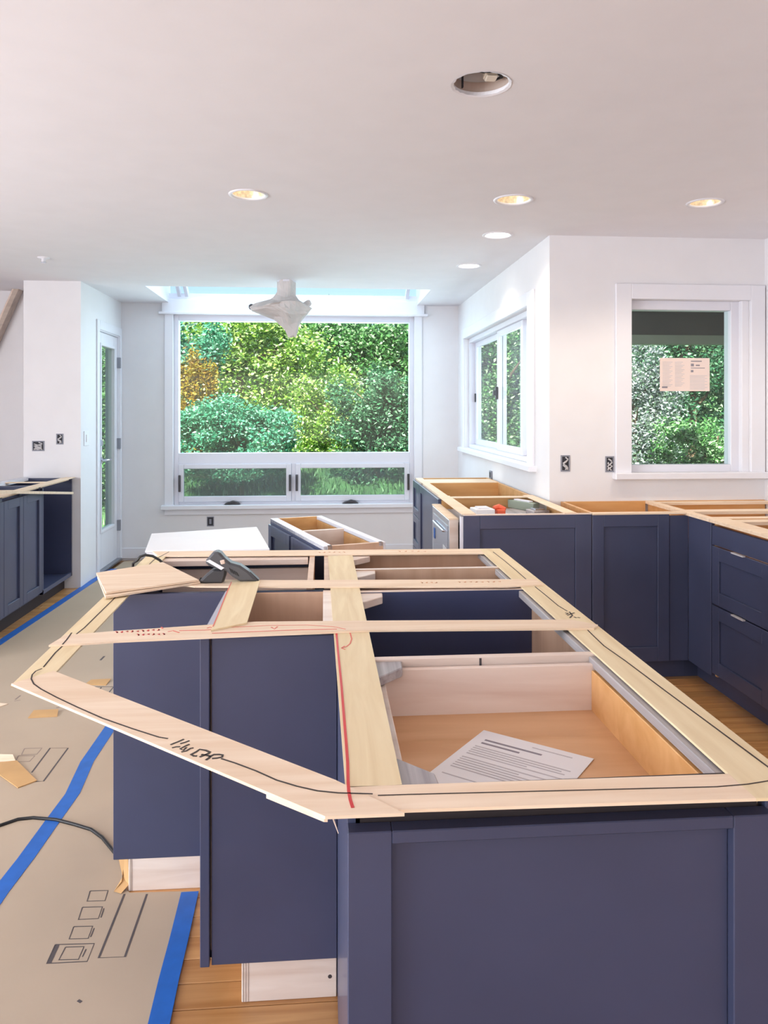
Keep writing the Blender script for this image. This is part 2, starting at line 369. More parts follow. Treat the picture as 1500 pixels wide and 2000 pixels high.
# skylight shaft and its sloping glass
b = MB(); t = .03
ZT = 3.12
b.box(SKX0 - t, SKX0 + .001, SKY0 - t, YB + .04, CZ + .001, ZT + .05); b.box(SKX1 - .001, SKX1 + t, SKY0 - t, YB + .04, CZ + .001, ZT + .05); b.box(SKX0, SKX1, SKY0 - t, SKY0 - .001, CZ + .001, ZT + .05)
struct(b.build('trim_1', M['trim']), 'white shaft of the skylight above the picture window')
sk = thing('window_4', 'sloping skylight glazing above the picture window', None, (-.28, YB, 2.5), kind='structure')
z0s, z1s = 2.515, ZT
sl = Vector((0, SKY0 - YB, z1s - z0s)).normalized(); nn = Vector((0, -sl.z, sl.y)); 
def slope_bar(x, w, b):
    c = Vector((x, (SKY0 + YB) / 2, (z0s + z1s) / 2)); b.obox(c, (1, 0, 0), sl, nn, w / 2, (Vector((0, SKY0 - YB, z1s - z0s))).length / 2, .03)
b = MB()
for x in (SKX0 + .10, SKX0 + .17, SKX1 - .10): slope_bar(x, .03, b)
b.box(SKX0, SKX1, YB - .03, YB + .05, 2.47, 2.53)
b.build('frame', M['vinyl'], sk)
b = MB(); b.obox(((SKX0 + SKX1) / 2, (SKY0 + YB) / 2, (z0s + z1s) / 2 + .02), (1, 0, 0), sl, nn, (SKX1 - SKX0) / 2, (Vector((0, SKY0 - YB, z1s - z0s))).length / 2, .004)
b.build('pane', M['pane'], sk)

# picture window with two awning sashes below
w1 = thing('window_1', 'large white picture window over two small awning sashes', None, ((WX0 + WX1) / 2, YB, WZ0), kind='structure')
oX0, oX1 = py(322, 800, YB)[0], py(824, 800, YB)[0]
b = MB(); b.ringY(YB - .02, YB, (oX0, oX1, WZ0 - .03, WZ1 + .02), (WX0, WX1, WZ0, WZ1)); b.build('casing', M['trim'], w1, .003)
b = MB().box(oX0 - .02, oX1 + .02, YB - .045, YB, WZ1 + .005, 2.475); b.box(oX0 - .05, oX1 + .05, YB - .06, YB, WZ1 - .005, WZ1 + .02); b.build('header', M['trim'], w1, .003)
b = MB().box(oX0 - .03, oX1 + .03, YB - .06, YB + .02, WZ0 - .035, WZ0 + .005); b.box(oX0, oX1, YB - .022, YB, WZ0 - .09, WZ0 - .035); b.build('window_sill', M['trim'], w1, .004)
zb0, zb1 = .945, 1.0
b = MB().ringY(YB + .02, YB + .11, (WX0, WX1, WZ0, WZ1), (WX0 + .045, WX1 - .045, WZ0 + .03, WZ1 - .06)); b.box(WX0 + .045, WX1 - .045, YB + .02, YB + .11, zb0 - .05, zb1)
xm = py(573, 930, YB)[0]; b.box(xm - .02, xm + .02, YB + .02, YB + .11, WZ0 + .03, zb0 - .05); b.build('frame', M['vinyl'], w1, .003)
MB().box(WX0 + .045, WX1 - .045, YB + .055, YB + .061, zb1, WZ1 - .06).build('pane', M['pane'], w1)
for a, c in ((WX0 + .045, xm - .02), (xm + .02, WX1 - .045)):
    s = MB().ringY(YB + .005, YB + .05, (a, c, WZ0 + .03, zb0 - .05), (a + .05, c - .05, WZ0 + .085, zb0 - .095)).build('sash', M['vinyl'], w1, .004)
    MB().box(a + .05, c - .05, YB + .025, YB + .031, WZ0 + .085, zb0 - .095).build('pane', M['pane'], s)
    MB().box(a + .05, c - .05, YB + .012, YB + .014, WZ0 + .085, zb0 - .095).build('insect_screen', M['screen'], s)
    for x in (a + .012, c - .012):
        l = MB().box(x - .011, x + .011, YB - .012, YB + .006, .63, .79); l.box(x - .007, x + .007, YB - .028, YB - .012, .70, .78); l.build('latch', M['bronze'], s, .003)
    xc = (a + c) / 2 - .03
    l = MB(); l.prism([(xc - .075, WZ0 + .008), (xc + .085, WZ0 + .008), (xc + .05, WZ0 + .035), (xc + .01, WZ0 + .045), (xc - .05, WZ0 + .025)], YB - .03, YB + .004, lambda u, v, w: (u, w, v))
    l.tube([(xc + .03, YB - .03, WZ0 + .03), (xc - .02, YB - .045, WZ0 + .026), (xc - .06, YB - .04, WZ0 + .016)], .006, 6); l.build('crank', M['bronze'], s, .003)

# sliding window in the right wall
w2 = thing('window_2', 'white three panel sliding window in the side wall', None, (XR, (SY0 + SY1) / 2, SZ0), kind='structure')
MB().ringX(XR - .018, XR, (SY0 - .13, SY1 + .09, SZ0 - .0, SZ1 + .09), (SY0, SY1, SZ0, SZ1)).build('casing', M['trim'], w2, .003)
b = MB().box(XR - .05, XR + .03, SY0 - .16, SY1 + .12, SZ0 - .035, SZ0 + .004); b.build('window_sill', M['trim'], w2, .004)
b = MB().ringX(XR + .04, XR + .14, (SY0, SY1, SZ0, SZ1), (SY0 + .03, SY1 - .03, SZ0 + .035, SZ1 - .04)); b.build('frame', M['vinyl'], w2, .003)
yy = [SY0 + .03, 5.22, 5.95, SY1 - .03]
for k in range(3):
    a, c = yy[k] - (.03 if k else 0), yy[k+1] + (.03 if k < 2 else 0); xo = XR + (.095 if k != 1 else .06)
    fw = .022 if k == 0 else .06
    s = MB().ringX(xo, xo + .03, (a, c, SZ0 + .035, SZ1 - .04), (a + fw, c - fw, SZ0 + .085, SZ1 - .085)).build('sash', M['vinyl'], w2, .003)
    MB().box(xo + .012, xo + .018, a + fw, c - fw, SZ0 + .085, SZ1 - .085).build('pane', M['pane'], s)
    if k == 1:
        l = MB().box(xo - .02, xo, c - .045, c - .015, 1.50, 1.60); l.box(xo - .04, xo - .01, c - .05, c - .02, 1.53, 1.57); l.build('latch', M['bronze'], s, .004)
    if k == 2:
        MB().box(xo - .012, xo, c - .045, c - .02, 1.49, 1.57).build('latch', M['bronze'], s, .003)

# window with a paper sticker beyond the corner
w3 = thing('window_3', 'white framed fixed window with a paper sticker on its glass', None, ((FX0 + FX1) / 2, YR, FZ0), kind='structure')
MB().ringY(YR - .02, YR, (FX0 - .085, FX1 + .088, FZ0 - .005, FZ1 + .09), (FX0 + .01, FX1, FZ0, FZ1)).build('casing', M['trim'], w3, .003)
b = MB().box(FX0 - .10, FX1 + .09, YR - .055, YR + .02, FZ0 - .035, FZ0 + .004); b.build('window_sill', M['trim'], w3, .004)
b = MB().ringY(YR + .04, YR + .12, (FX0, FX1, FZ0, FZ1), (FX0 + .03, FX1 - .095, FZ0 + .045, FZ1 - .055)); b.build('frame', M['vinyl'], w3, .003)
b = MB().box(FX1 - .045, FX1, YR + .005, YR + .05, FZ0, FZ1); b.build('stop', M['trim'], w3, .002)
MB().box(FX0 + .03, FX1 - .095, YR + .07, YR + .076, FZ0 + .045, FZ1 - .055).build('pane', M['pane'], w3)
YS = YR + .066
a0, a1 = py(1289, 699, YS), py(1386, 764, YS)
st = thing('window_sticker', 'pale pink printed notice stuck on the window glass', 'sticker', (a0[0], YS, a1[2]))
MB().box(a0[0], a1[0], YS, YS + .003, a1[2], a0[2]).build('sheet', M['pink'], st)
b = MB(); bd = MB(); w_, h_ = a1[0] - a0[0], a0[2] - a1[2]
def stx(u0, u1, v0, v1, q):
    q = q or MB(); q.box(a0[0] + u0 * w_, a0[0] + u1 * w_, YS - .001, YS, a0[2] - v1 * h_, a0[2] - v0 * h_); return q
for k in range(17): stx(.05, .25 - .03 * (k % 3), .12 + .045 * k, .135 + .045 * k, b)
for k in range(17): stx(.30, .49 - .03 * ((k + 1) % 3), .12 + .045 * k, .135 + .045 * k, b)
for k in range(10): stx(.60, .95 - .05 * (k % 2), .52 + .045 * k, .535 + .045 * k, b)
for q in ((.62, .84, .08, .11), (.62, .68, .17, .25), (.72, .80, .20, .24), (.62, .90, .29, .31), (.62, .67, .36, .43), (.04, .15, .86, .91)): stx(*q, None).build('heading_print', M['textd'], st)
b.build('small_print', M['text'], st)['kind'] = 'stuff'

# glazed door
d1 = thing('door_1', 'white glazed door with lever handle in the left wall', None, (XL, (DY0 + DY1) / 2, 0), kind='structure')
b = MB().ringX(XL - WD, XL + .001, (DY0, DY1, 0, DZ), (DY0 + .02, DY1 - .02, 0, DZ - .03)); b.ringX(XL, XL + .012, (DY0 - .06, DY1 + .05, 0, DZ + .06), (DY0 + .012, DY1 - .012, 0, DZ - .02)); b.build('casing', M['trim'], d1, .003)
gl0, gl1 = pxx(198, 676, XL - .05), pxx(223, 1025, XL - .05)
gy0, gy1, gz0, gz1 = DY0 + .13, DY1 - .14, .36, 1.98
lf = MB().ringX(XL - .06, XL - .015, (DY0 + .022, DY1 - .022, .02, DZ - .032), (gy0, gy1, gz0, gz1)).build('door_leaf', M['trim'], d1, .003)
MB().box(XL - .04, XL - .034, gy0, gy1, gz0, gz1).build('pane', M['pane'], lf)
MB().ringX(XL - .016, XL - .006, (gy0 - .025, gy1 + .025, gz0 - .025, gz1 + .025), (gy0, gy1, gz0, gz1)).build('glazing_bead', M['trim'], lf, .003)
for z in (.33, 1.10, 1.86): MB().box(XL - .02, XL + .016, DY1 - .035, DY1 - .005, z - .05, z + .05).build('hinge', M['hinge'], d1, .002)
ky = DY0 + .07
b = MB(); b.tube([(XL - .016, ky, .98), (XL + .012, ky, .98)], .028, 14); b.tube([(XL + .01, ky, .98), (XL + .05, ky, .98), (XL + .055, ky + .03, .98), (XL + .055, ky + .12, .98)], .011, 10); b.build('lever_handle', M['chrome'], lf, smooth=False)
MB().tube([(XL - .016, ky, 1.13), (XL + .014, ky, 1.13)], .027, 14).build('deadbolt', M['chrome'], lf)
MB().box(XL - .10, XL + .03, DY0 + .02, DY1 - .02, 0, .022).build('threshold', M['hinge'], d1, .003)
b = MB().box(XL + .01, WX0 - .02, YB - .012, YB, 0, .10); b.box(WX0 - .02, XR - .005, YB - .012, YB, 0, .10); struct(b.build('baseboard_back', M['trim'], bevel=.002), 'low white baseboard under the picture window')

# stair rail seen past the wall end
q0, q1 = py(-40, 738, YST - .06), py(34, 572, YST - .06)
b = MB(); c = (Vector(q0) + Vector(q1)) / 2; dv = (Vector(q1) - Vector(q0)); Ln = dv.length; dv.normalize(); up = Vector((0, 1, 0)).cross(dv).normalized()
st_ = thing('stair_stringer', 'sloping wooden stair stringer on the wall beyond the left cabinets', 'stair', (c.x, c.y, 0))
MB().obox(c, dv, (0, 1, 0), up, Ln / 2 + .2, .05, .018).build('board', M['stairw'], st_, .003)
MB().obox(c - up * .026, dv, (0, 1, 0), up, Ln / 2 + .2, .05, .008).build('cap', M['maple'], st_, .003)

# ------------------------------------------------------------------ recessed lamps
def lamp(i, label, on=True, power=0, bright=False, bulbs=0):
    x, y, _ = LIGHTS[i]; r = hole_r[i]
    t = thing('recessed_light', label, 'ceiling light', (x, y, CZ), 'recessed lights in the ceiling')
    MB().lathe([(r - .004, .004), (r - .002, -.003), (r + .006, -.006), (r + .014, -.004), (r + .016, .0005)], (x, y, CZ), 40).build('trim_ring', M['trim'], t, smooth=True)
    MB().lathe([(r - .003, .002), (r - .014, .05), (r - .03, .10), (.03, .125), (.002, .126)], (x, y, CZ), 40).build('reflector', M['bulbw'] if False else M['reflector'], t, smooth=True)
    zb = .035 if bright else .06
    prof = [(.002, zb - .006), (.028, zb - .004), (.045, zb + .004), (.050, zb + .018), (.038, zb + .045), (.02, zb + .065), (.002, zb + .067)] if not bright else [(.002, zb - .034), (.045, zb - .033), (r - .012, zb - .028), (r - .014, zb - .015), (.03, zb + .02), (.002, zb + .021)]
    MB().lathe(prof, (x, y, CZ), 32).build('bulb', M['bulbw'] if bright else M['bulb'], t, smooth=True)
    l = bpy.data.lights.new('lamp_beam', 'SPOT'); l.energy = power; l.color = (1, .84, .64); l.spot_size = math.radians(135); l.spot_blend = .6; l.shadow_soft_size = .05
    o = bpy.data.objects.new('lamp_beam', l); COL.objects.link(o); o.parent = t; o.location = (0, 0, -.02)
lamp(1, 'round lit downlight in the ceiling above the left side of the island', power=16)
lamp(2, 'round lit downlight above the corner panel of the right cabinets', power=16)
lamp(3, 'round lit downlight above the right cabinet run, next to the stickered window wall', power=22)
lamp(4, 'round downlight with a glaring white lens by the wall corner', power=13, bright=True)
lamp(5, 'round downlight near the sliding window, casting a scallop on its wall', power=13, bright=True)
x, y, _ = LIGHTS[0]; r = hole_r[0]
t = thing('open_lamp_hole', 'round ragged cut-out in the ceiling with a lamp connector and no trim', 'ceiling hole', (x, y, CZ), 'recessed lights in the ceiling')
b = MB(); n = 64; vs = []
for k in range(n):
    a = 2 * math.pi * k / n; w = .004 * random.random()
    vs += [(x + (r - .002 - w) * math.cos(a), y + (r - .002 - w) * math.sin(a), CZ + .001), (x + (r + .004 + .003 * random.random()) * math.cos(a), y + (r + .004) * math.sin(a), CZ - .0015)]
b.add(vs, [(2*k, 2*k+1, (2*k+3) % (2*n), (2*k+2) % (2*n)) for k in range(n)]).build('paper_rim', M['trim'], t)
MB().lathe([(r + .012, .014), (r + .012, .17), (.002, .171)], (x, y, CZ), 40).build('can', mat('aluminium_can', (.70, .72, .76), .5, var=.1), t, smooth=True)
MB().lathe([(r + .010, .014), (r + .010, .05)], (x, y, CZ), 40).build('can_band', mat('can_band_brown', (.62, .50, .44), .6), t)
b = MB().box(x + .012, x + .056, y - .005, y + .035, CZ + .03, CZ + .075); b.box(x + .016, x + .052, y - .009, y + .03, CZ + .022, CZ + .03); b.build('connector', mat('ivory_connector', (.80, .74, .64), .5), t, .003)
b = MB().tube([(x + .03, y + .04, CZ + .06), (x + .06, y + .05, CZ + .04), (x + .068, y + .01, CZ + .03), (x + .045, y - .02, CZ + .035), (x + .01, y + .0, CZ + .04), (x + .005, y + .04, CZ + .06)], .005, 6); b.build('wire', M['black'], t)
MB().box(x - .05, x - .045, y + .062, y + .075, CZ + .018, CZ + .07).build('slot', M['boxdark'], t)

# fire sprinkler on the ceiling
x, y, z = pz(85, 503, CZ)
t = thing('sprinkler_head', 'small white sprinkler head on the ceiling near the left wall', 'sprinkler', (x, y, CZ))
MB().lathe([(.04, 0), (.036, -.006), (.014, -.008), (.012, -.03), (.002, -.031)], (x, y, CZ), 24).build('plate', M['trim'], t, smooth=True)
MB().lathe([(.002, -.03), (.018, -.032), (.018, -.035), (.002, -.036)], (x, y, CZ), 16).build('deflector', M['chrome'], t)

# ceiling lamp wrapped in cloth
YF_ = 6.06
def fpt(px_, py_): return py(px_, py_, YF_)
fc = fpt(560, 548)
t = thing('wrapped_pendant', 'ceiling pendant bundled in crumpled cloth in front of the picture window', 'pendant lamp', (fc[0], YF_, CZ))
MB().lathe([(.075, 0), (.075, -.012), (.06, -.02), (.002, -.021)], (fc[0], YF_, CZ), 24).build('canopy', M['vinyl'], t)
rows = [(549, 541, 578, 1), (560, 541, 578, 1), (572, 541, 578, .95), (580, 537, 578, .95), (588, 528, 585, .95), (595, 498, 604, .9), (600, 486, 610, .8), (606, 492, 607, .8), (614, 515, 602, .8), (622, 535, 592, .75), (634, 545, 584, .6), (645, 555, 582, .5), (657, 562, 578, .3)]
vs = []; n = 28
for j, (yy_, xa, xb, dp) in enumerate(rows):
    A, B = fpt(xa, yy_), fpt(xb, yy_); cx = (A[0] + B[0]) / 2; hw = (B[0] - A[0]) / 2
    for k in range(n):
        a = 2 * math.pi * k / n; lob = 1
        if hw > .17: lob = .62 + .38 * abs(math.cos(a)) ** 2.2
        q = 1 + .10 * math.sin(5 * a + j * 1.1) + .05 * (random.random() - .5)
        vs.append((cx + hw * math.cos(a) * (q if abs(math.cos(a)) < .95 else 1) * (lob if abs(math.cos(a)) < .9 else 1), YF_ + min(hw, .2) * dp * math.sin(a) * q, A[2] + .012 * math.sin(3 * a + j)))
fs = [(j * n + k, j * n + (k + 1) % n, (j + 1) * n + (k + 1) % n, (j + 1) * n + k) for j in range(len(rows) - 1) for k in range(n)] + [tuple(range((len(rows) - 1) * n, len(rows) * n))]
MB().add(vs, fs).build('cloth_wrap', M['wrap'], t, smooth=False)
p = fpt(489, 600); MB().tube([(p[0] + .05, YF_, p[2] - .006), (p[0], YF_, p[2] + .004), (p[0] - .012, YF_, p[2] + .004)], [.022, .024, .012], 10).build('lamp_arm', M['bronze'], t)
p = fpt(604, 592); MB().tube([(p[0] - .07, YF_ - .02, p[2] - .05), (p[0], YF_ - .03, p[2]), (p[0] + .012, YF_ - .03, p[2] + .006)], [.028, .026, .016], 10).build('lamp_arm', M['wrap'], t)
MB().tube([fpt(590, 612), fpt(583, 622), fpt(578, 632)], [.02, .024, .012], 10).build('lamp_arm', mat('rosy_cloth', (.70, .52, .47), .8), t)

# ------------------------------------------------------------------ electrical boxes on the walls
def outlet(name, label, x0, x1, z0, z1, Y, wires=True, gang=1, col='boxgrey'):
    t = thing(name, label, 'outlet box', ((x0 + x1) / 2, Y, (z0 + z1) / 2))
    MB().ringY(Y - .004, Y + .002, (x0, x1, z0, z1), (x0 + .008, x1 - .008, z0 + .008, z1 - .008)).build('box_rim', M[col], t)
    MB().box(x0 + .008, x1 - .008, Y - .002, Y - .0005, z0 + .008, z1 - .008).build('cavity', M['boxdark'], t)
    cx, cz = (x0 + x1) / 2, (z0 + z1) / 2; w = (x1 - x0) / 2 - .012; h = (z1 - z0) / 2 - .012
    if wires:
        for k in range(gang * 2):
            ph = k * 1.7 + x0 * 9
            MB().tube([(cx + w * .9 * math.sin(ph + 1.3 * j), Y - .004 - .003 * (j % 2), cz - h + 2 * h * j / 6 * (.8 + .2 * math.sin(ph))) for j in range(7)], .0045, 6).build('wire', M['boxwire'], t)
    else:
        MB().box(cx - w * .5, cx + w * .5, Y - .006, Y - .002, cz - h * .7, cz + h * .7).build('receptacle', M['boxgrey'], t, .002)
def pbox(x0, x1, y0, y1, Y): a = py(x0, y1, Y); c = py(x1, y0, Y); return a[0], c[0], a[2], c[2]
outlet('outlet_box', 'open two gang electrical box above the left cabinets', *pbox(63, 87, 861, 881, YP), YP, gang=2)
outlet('outlet_box', 'open single electrical box beside the two gang box above the left cabinets', *pbox(110, 124, 847, 868, YP), YP)
outlet('outlet_box', 'dark outlet low on the wall under the picture window', *pbox(404, 418, 1009, 1028, YB), YB, wires=False)
outlet('outlet_box', 'open electrical box near the wall corner above the corner cabinet', *pbox(1095, 1113, 889, 921, YR), YR)
outlet('outlet_box', 'open electrical box against the casing of the stickered window', *pbox(1182, 1199, 891, 922, YR), YR)
a = pxx(168, 856, XL); t = thing('switch_plate', 'white switch plate on the wall beside the glazed door', 'switch', (XL, a[1], a[2]))
MB().box(XL, XL + .006, a[1] - .06, a[1] + .06, a[2] - .06, a[2] + .06).build('plate', M['trim'], t, .002)
MB().box(XL + .005, XL + .012, a[1] - .018, a[1] + .018, a[2] - .03, a[2] + .03).build('rocker', M['white'], t, .002)
a = pxx(960, 927, XR)
t = thing('outlet_box', 'small dark electrical box on the side wall just above the cabinet back', 'outlet box', (XR, a[1], a[2]))
MB().box(XR - .012, XR + .002, a[1] - .035, a[1] + .035, a[2] - .04, a[2] + .03).build('box_rim', M['boxgrey'], t, .002)
MB().box(XR - .014, XR - .011, a[1] - .02, a[1] + .02, a[2] - .02, a[2] + .02).build('cavity', M['boxdark'], t)

# ------------------------------------------------------------------ floor coverings
ZP = .004
def floor_poly(name, label, cat, pts, z0, z1, m, group=None):
    t = thing(name, label, cat, (sum(p[0] for p in pts) / len(pts), sum(p[1] for p in pts) / len(pts), 0), group)
    MB().prism(pts, z0, z1).build('sheet', M[m], t); return t
tA = floor_poly('floor_paper', 'tan floor protection board between the left cabinets and the blue tape seam', 'floor covering',
    [(-1.94, 1.0), (-.945, 1.0), (-.945, 2.3), (-.925, 2.86), (-.945, 3.5), (-.945, 7.25), (-1.86, 7.25), (-1.87, 6.5), (-1.92, 5.5), (-1.95, 4.7)], .0005, ZP, 'paper', 'floor protection boards')
tB = floor_poly('floor_paper', 'greyish floor protection board running under the island toe kicks', 'floor covering',
    [(-.945, 1.0), (-.375, 1.0), (-.375, 1.8), (-.385, 2.255), (-.565, 2.262), (-.59, 2.29), (-.60, 2.34), (-.62, 2.4), (-.62, 7.25), (-.945, 7.25), (-.945, 3.5), (-.925, 2.86), (-.945, 2.3)], .0005, ZP, 'paper', 'floor protection boards')
def tape(label, pts, w, z=ZP):
    t = thing('masking_tape', label, 'tape', pts[len(pts) // 2][:2] + (0,), 'blue masking tape on the floor')
    MB().ribbon([(p[0], p[1], z + .0002) for p in pts], w, .0012).build('strip', M['tape'], t)
def fpz(*pts): return [pz(x, y, 0) for x, y in pts]
tape('blue masking tape along the bare wood beside the island toe kick', [pz(371, 1745, 0), pz(350, 1835, 0), pz(330, 1915, 0), pz(311, 2000, 0), (-.38, 1.2, 0), (-.38, 1.0, 0)], .050)
seam = [pz(214, 1425, 0), pz(170, 1490, 0), pz(142, 1552, 0), pz(100, 1610, 0), pz(50, 1680, 0), pz(0, 1745, 0)]
s0 = seam[0]; tape('blue masking tape over the seam between the two floor boards', [(s0[0] + .01, 6.6, 0), (s0[0], 4.6, 0)] + seam + [(-.95, 1.9, 0), (-.95, 1.0, 0)], .052)
tape('long blue masking tape in front of the left cabinets', [(-1.86, 6.9, 0), pz(185, 1133, 0), pz(100, 1190, 0), pz(0, 1256, 0), (-1.97, 4.3, 0)], .055)
def floor_print(parent, loops, w, m='print', z=ZP):
    for l in loops: MB().ribbon([pz(x, y, 0)[:2] + (z + .0002,) for x, y in l], w, .0003).build('print', M[m], parent)
floor_print(tB, [[(243, 1749), (193, 1874), (244, 1872), (287, 1749)]], .006)
floor_print(tB, [[(176, 1743), (211, 1742), (205, 1762), (170, 1763), (176, 1743)], [(161, 1775), (200, 1774), (192, 1797), (153, 1799), (161, 1775)], [(144, 1813), (181, 1812), (172, 1836), (135, 1837), (144, 1813)],
                 [(108, 1848), (184, 1846), (170, 1881), (91, 1885), (108, 1848)], [(128, 1853), (164, 1852), (153, 1877), (115, 1878), (128, 1853)], [(203, 1777), (197, 1795)], [(184, 1816), (177, 1833)], [(168, 1857), (161, 1872)]], .0032)
floor_print(tB, [[(112, 1849), (96, 1884)]], .011)
floor_print(tA, [[(62, 1511), (98, 1463), (133, 1463), (85, 1528), (66, 1529)]], .0065)
floor_print(tA, [[(48, 1464), (82, 1463), (72, 1475), (42, 1476), (48, 1464)], [(36, 1478), (68, 1478), (58, 1489), (30, 1490), (36, 1478)], [(40, 1369), (28, 1371)]], .004, 'printl')
floor_print(tB, [[(170, 1343), (222, 1343), (208, 1360)], [(198, 1344), (190, 1354)]], .007)
floor_print(tB, [[(204, 1283), (196, 1291)], [(158, 1957), (153, 1961)]], .012)
floor_print(tA, [[(30, 1368), (40, 1360)], [(110, 1384), (116, 1383)]], .008, 'printl')
# scraps of kraft board
def scrap(label, pts, lift, m='kraft'):
    P = [pz(x, y, ZP) for x, y in pts]; c = [sum(p[i] for p in P) / len(P) for i in range(2)]
    t = thing('cardboard_scrap', label, 'cardboard scrap', (c[0], c[1], ZP), 'cardboard scraps on the floor board')
    b = MB(); n = len(P); vs = []
    for i, p in enumerate(P): vs += [(p[0], p[1], ZP + lift[i] + .0003), (p[0], p[1], ZP + lift[i] + .004)]
    b.add(vs, [tuple(2 * i for i in range(n))[::-1], tuple(2 * i + 1 for i in range(n))] + [(2*i, 2*((i+1) % n), 2*((i+1) % n)+1, 2*i+1) for i in range(n)])
    b.build('sheet', M[m], t); return t
scrap('curled tan cardboard scrap beside the printed outline', [(-20, 1492), (33, 1489), (72, 1526), (35, 1540), (-20, 1503)], [.0, .004, .0, .0, .004])
scrap('folded pale cardboard flap behind the curled scrap', [(-20, 1489), (-20, 1480), (25, 1481), (31, 1489)], [0, .012, .012, 0], 'luan')
scrap('small straight cardboard scrap below the pointed template corner', [(55, 1403), (66, 1391), (114, 1389), (112, 1400)], [0, .006, .006, 0])
scrap('thin cardboard scrap next to the end of the island, behind the template', [(165, 1338), (178, 1331), (217, 1329), (207, 1339)], [0, .006, .006, 0])
scrap('pale little cardboard tip beside the template corner, out towards the tape', [(-14, 1373), (16, 1376), (-10, 1384)], [0, 0, 0], 'luan')
# power cord on the floor
cp = [(-60, 1634), (0, 1612), (35, 1600), (65, 1597), (110, 1601), (145, 1610), (178, 1620), (200, 1636), (226, 1668), (240, 1682)]
tag(MB().tube([Vector(pz(x, y, .008)) for x, y in cp], .0055, 8).build('power_cord', M['black'], smooth=True), 'black power cord crossing the floor board and tape to the island', 'cord')
tp = thing('torn_paper', 'torn crumpled kraft paper at the toe kick of the island', 'paper scrap', pz(238, 1725, 0))
b = MB(); pts = [(222, 1746), (236, 1738), (240, 1720), (232, 1702), (246, 1690), (252, 1712), (250, 1742), (236, 1750)]
P = [pz(x, max(y, 1700), 0) for x, y in pts]; hh = [.002, .015, .03, .05, .07, .05, .012, .002]
ctr = Vector((sum(p[0] for p in P) / 8, sum(p[1] for p in P) / 8, .02)); vs = [ctr]
for p, h_ in zip(P, hh): vs.append((p[0], p[1] + .01 * math.sin(h_ * 90), ZP + h_))
b.add(vs, [(0, i + 1, (i + 1) % 8 + 1) for i in range(8)]).build('crumple', M['kraft'], tp)

# ------------------------------------------------------------------ cabinets
def shakerY(b, x0, x1, z0, z1, Y, st=.06, tr=.06, br=.06, th=.02, rec=.010):
    """recessed-panel slab facing -Y; frame proud by rec"""
    b.ringY(Y, Y + th, (x0, x1, z0, z1), (x0 + st, x1 - st, z0 + br, z1 - tr)); b.box(x0 + st, x1 - st, Y + rec, Y + th, z0 + br, z1 - tr)
def shakerX(b, y0, y1, z0, z1, X, s=1, st=.06, th=.02, rec=.010):
    """facing s*X"""
    xa, xb = X, X - s * th; xr = X - s * rec
    b.ringX(min(xa, xb), max(xa, xb), (y0, y1, z0, z1), (y0 + st, y1 - st, z0 + st, z1 - st)); b.box(min(xr, xb), max(xr, xb), y0 + st, y1 - st, z0 + st, z1 - st)
IG = 'open-topped island cabinets'
TK = .10
def gusset(b, x, y, sx, sy, a=.11, z=CT, th=.018):
    """rounded corner block of plywood"""
    p = [(x, y), (x + sx * a, y), (x + sx * a * .98, y + sy * a * .35), (x + sx * a * .55, y + sy * a * .8), (x + sx * a * .2, y + sy * a), (x, y + sy * a)]
    b.prism(p, z - th, z)
X0, X1 = .032, .640
# -- island drawer cabinet nearest the photographer
Yn, Y1_, Y2_, Y3_, Y4_ = 1.035, 1.640, 2.245, 2.560, 2.850
c1 = thing('island_cabinet', 'navy island end cabinet with a recessed panel and a loose sheet in its drawer', 'cabinet', ((X0 + X1) / 2, (Yn + Y1_) / 2, 0), IG)
b = MB(); shakerY(b, X0, X1 + .002, .012, .833, Yn, .061, .018, .07, .026, .016); b.build('end_panel', M['navy'], c1, .0015)
MB().box(X0 + .012, X1 - .01, Yn + .026, Yn + .040, TK, CT).build('shadow_board', M['dark'], c1)  # near-black board paints in the shadow gap under the template
MB().box(X0, X0 + .019, Yn + .026, Y1_ - .001, .012, CT - .001).build('side_panel', M['navy'], c1, .001)
for z0, z1 in ((TK, .36), (.365, .62), (.625, .86)):
    b = MB(); shakerX(b, Yn + .02, Y1_ - .003, z0, z1, X1 + .02, 1, .05); b.build('drawer_front', M['navy'], c1, .0015)
MB().box(X1 - .02, X1, Yn + .04, Y1_ - .02, TK, CT - .002).build('face_frame', M['maple'], c1)
MB().box(X0 + .019, X1 - .02, Yn + .04, Y1_ - .02, TK, TK + .018).build('bottom', M['plyv'], c1)
MB().box(X0 + .019, X1 - .02, Y1_ - .020, Y1_, TK, CT).build('divider', M['maple'], c1, .001)
MB().box(X0 + .08, X1 - .07, Yn + .03, Y1_, 0, TK).build('toe_kick', M['kick'], c1)
for ya, sy in ((Y1_ - .02, -1), (Yn + .04, 1)):
    b = MB(); gusset(b, X0 + .019, ya, 1, sy, .115, CT - .004, .02); b.build('corner_block', M['greyrail'], c1, .002)
MB().box(.335, .340, Y1_ - .0212, Y1_ - .0195, CT - .045, CT - .002).build('slot', M['bronze'], c1)
MB().box(X1 - .062, X1 - .02, Yn + .04, Y1_ - .02, CT - .022, CT - .004).build('rail', M['greyrail'], c1, .0015)
dr = MB().box(.125, .575, Yn + .06, Y1_ - .045, .752, .764).build('drawer', M['ply'], c1)
MB().box(.118, .585, Y1_ - .045, Y1_ - .031, .752, .862).build('drawer_back', M['maple'], dr, .0015)
MB().box(.118, .585, Yn + .046, Yn + .060, .752, .850).build('drawer_side', M['maple'], dr, .0015)
MB().box(.575, .588, Yn + .06, Y1_ - .045, .752, .850).build('drawer_front_board', M['orange'], dr, .0015)
MB().box(.112, .125, Yn + .06, Y1_ - .045, .752, .850).build('drawer_side', M['maple'], dr, .0015)
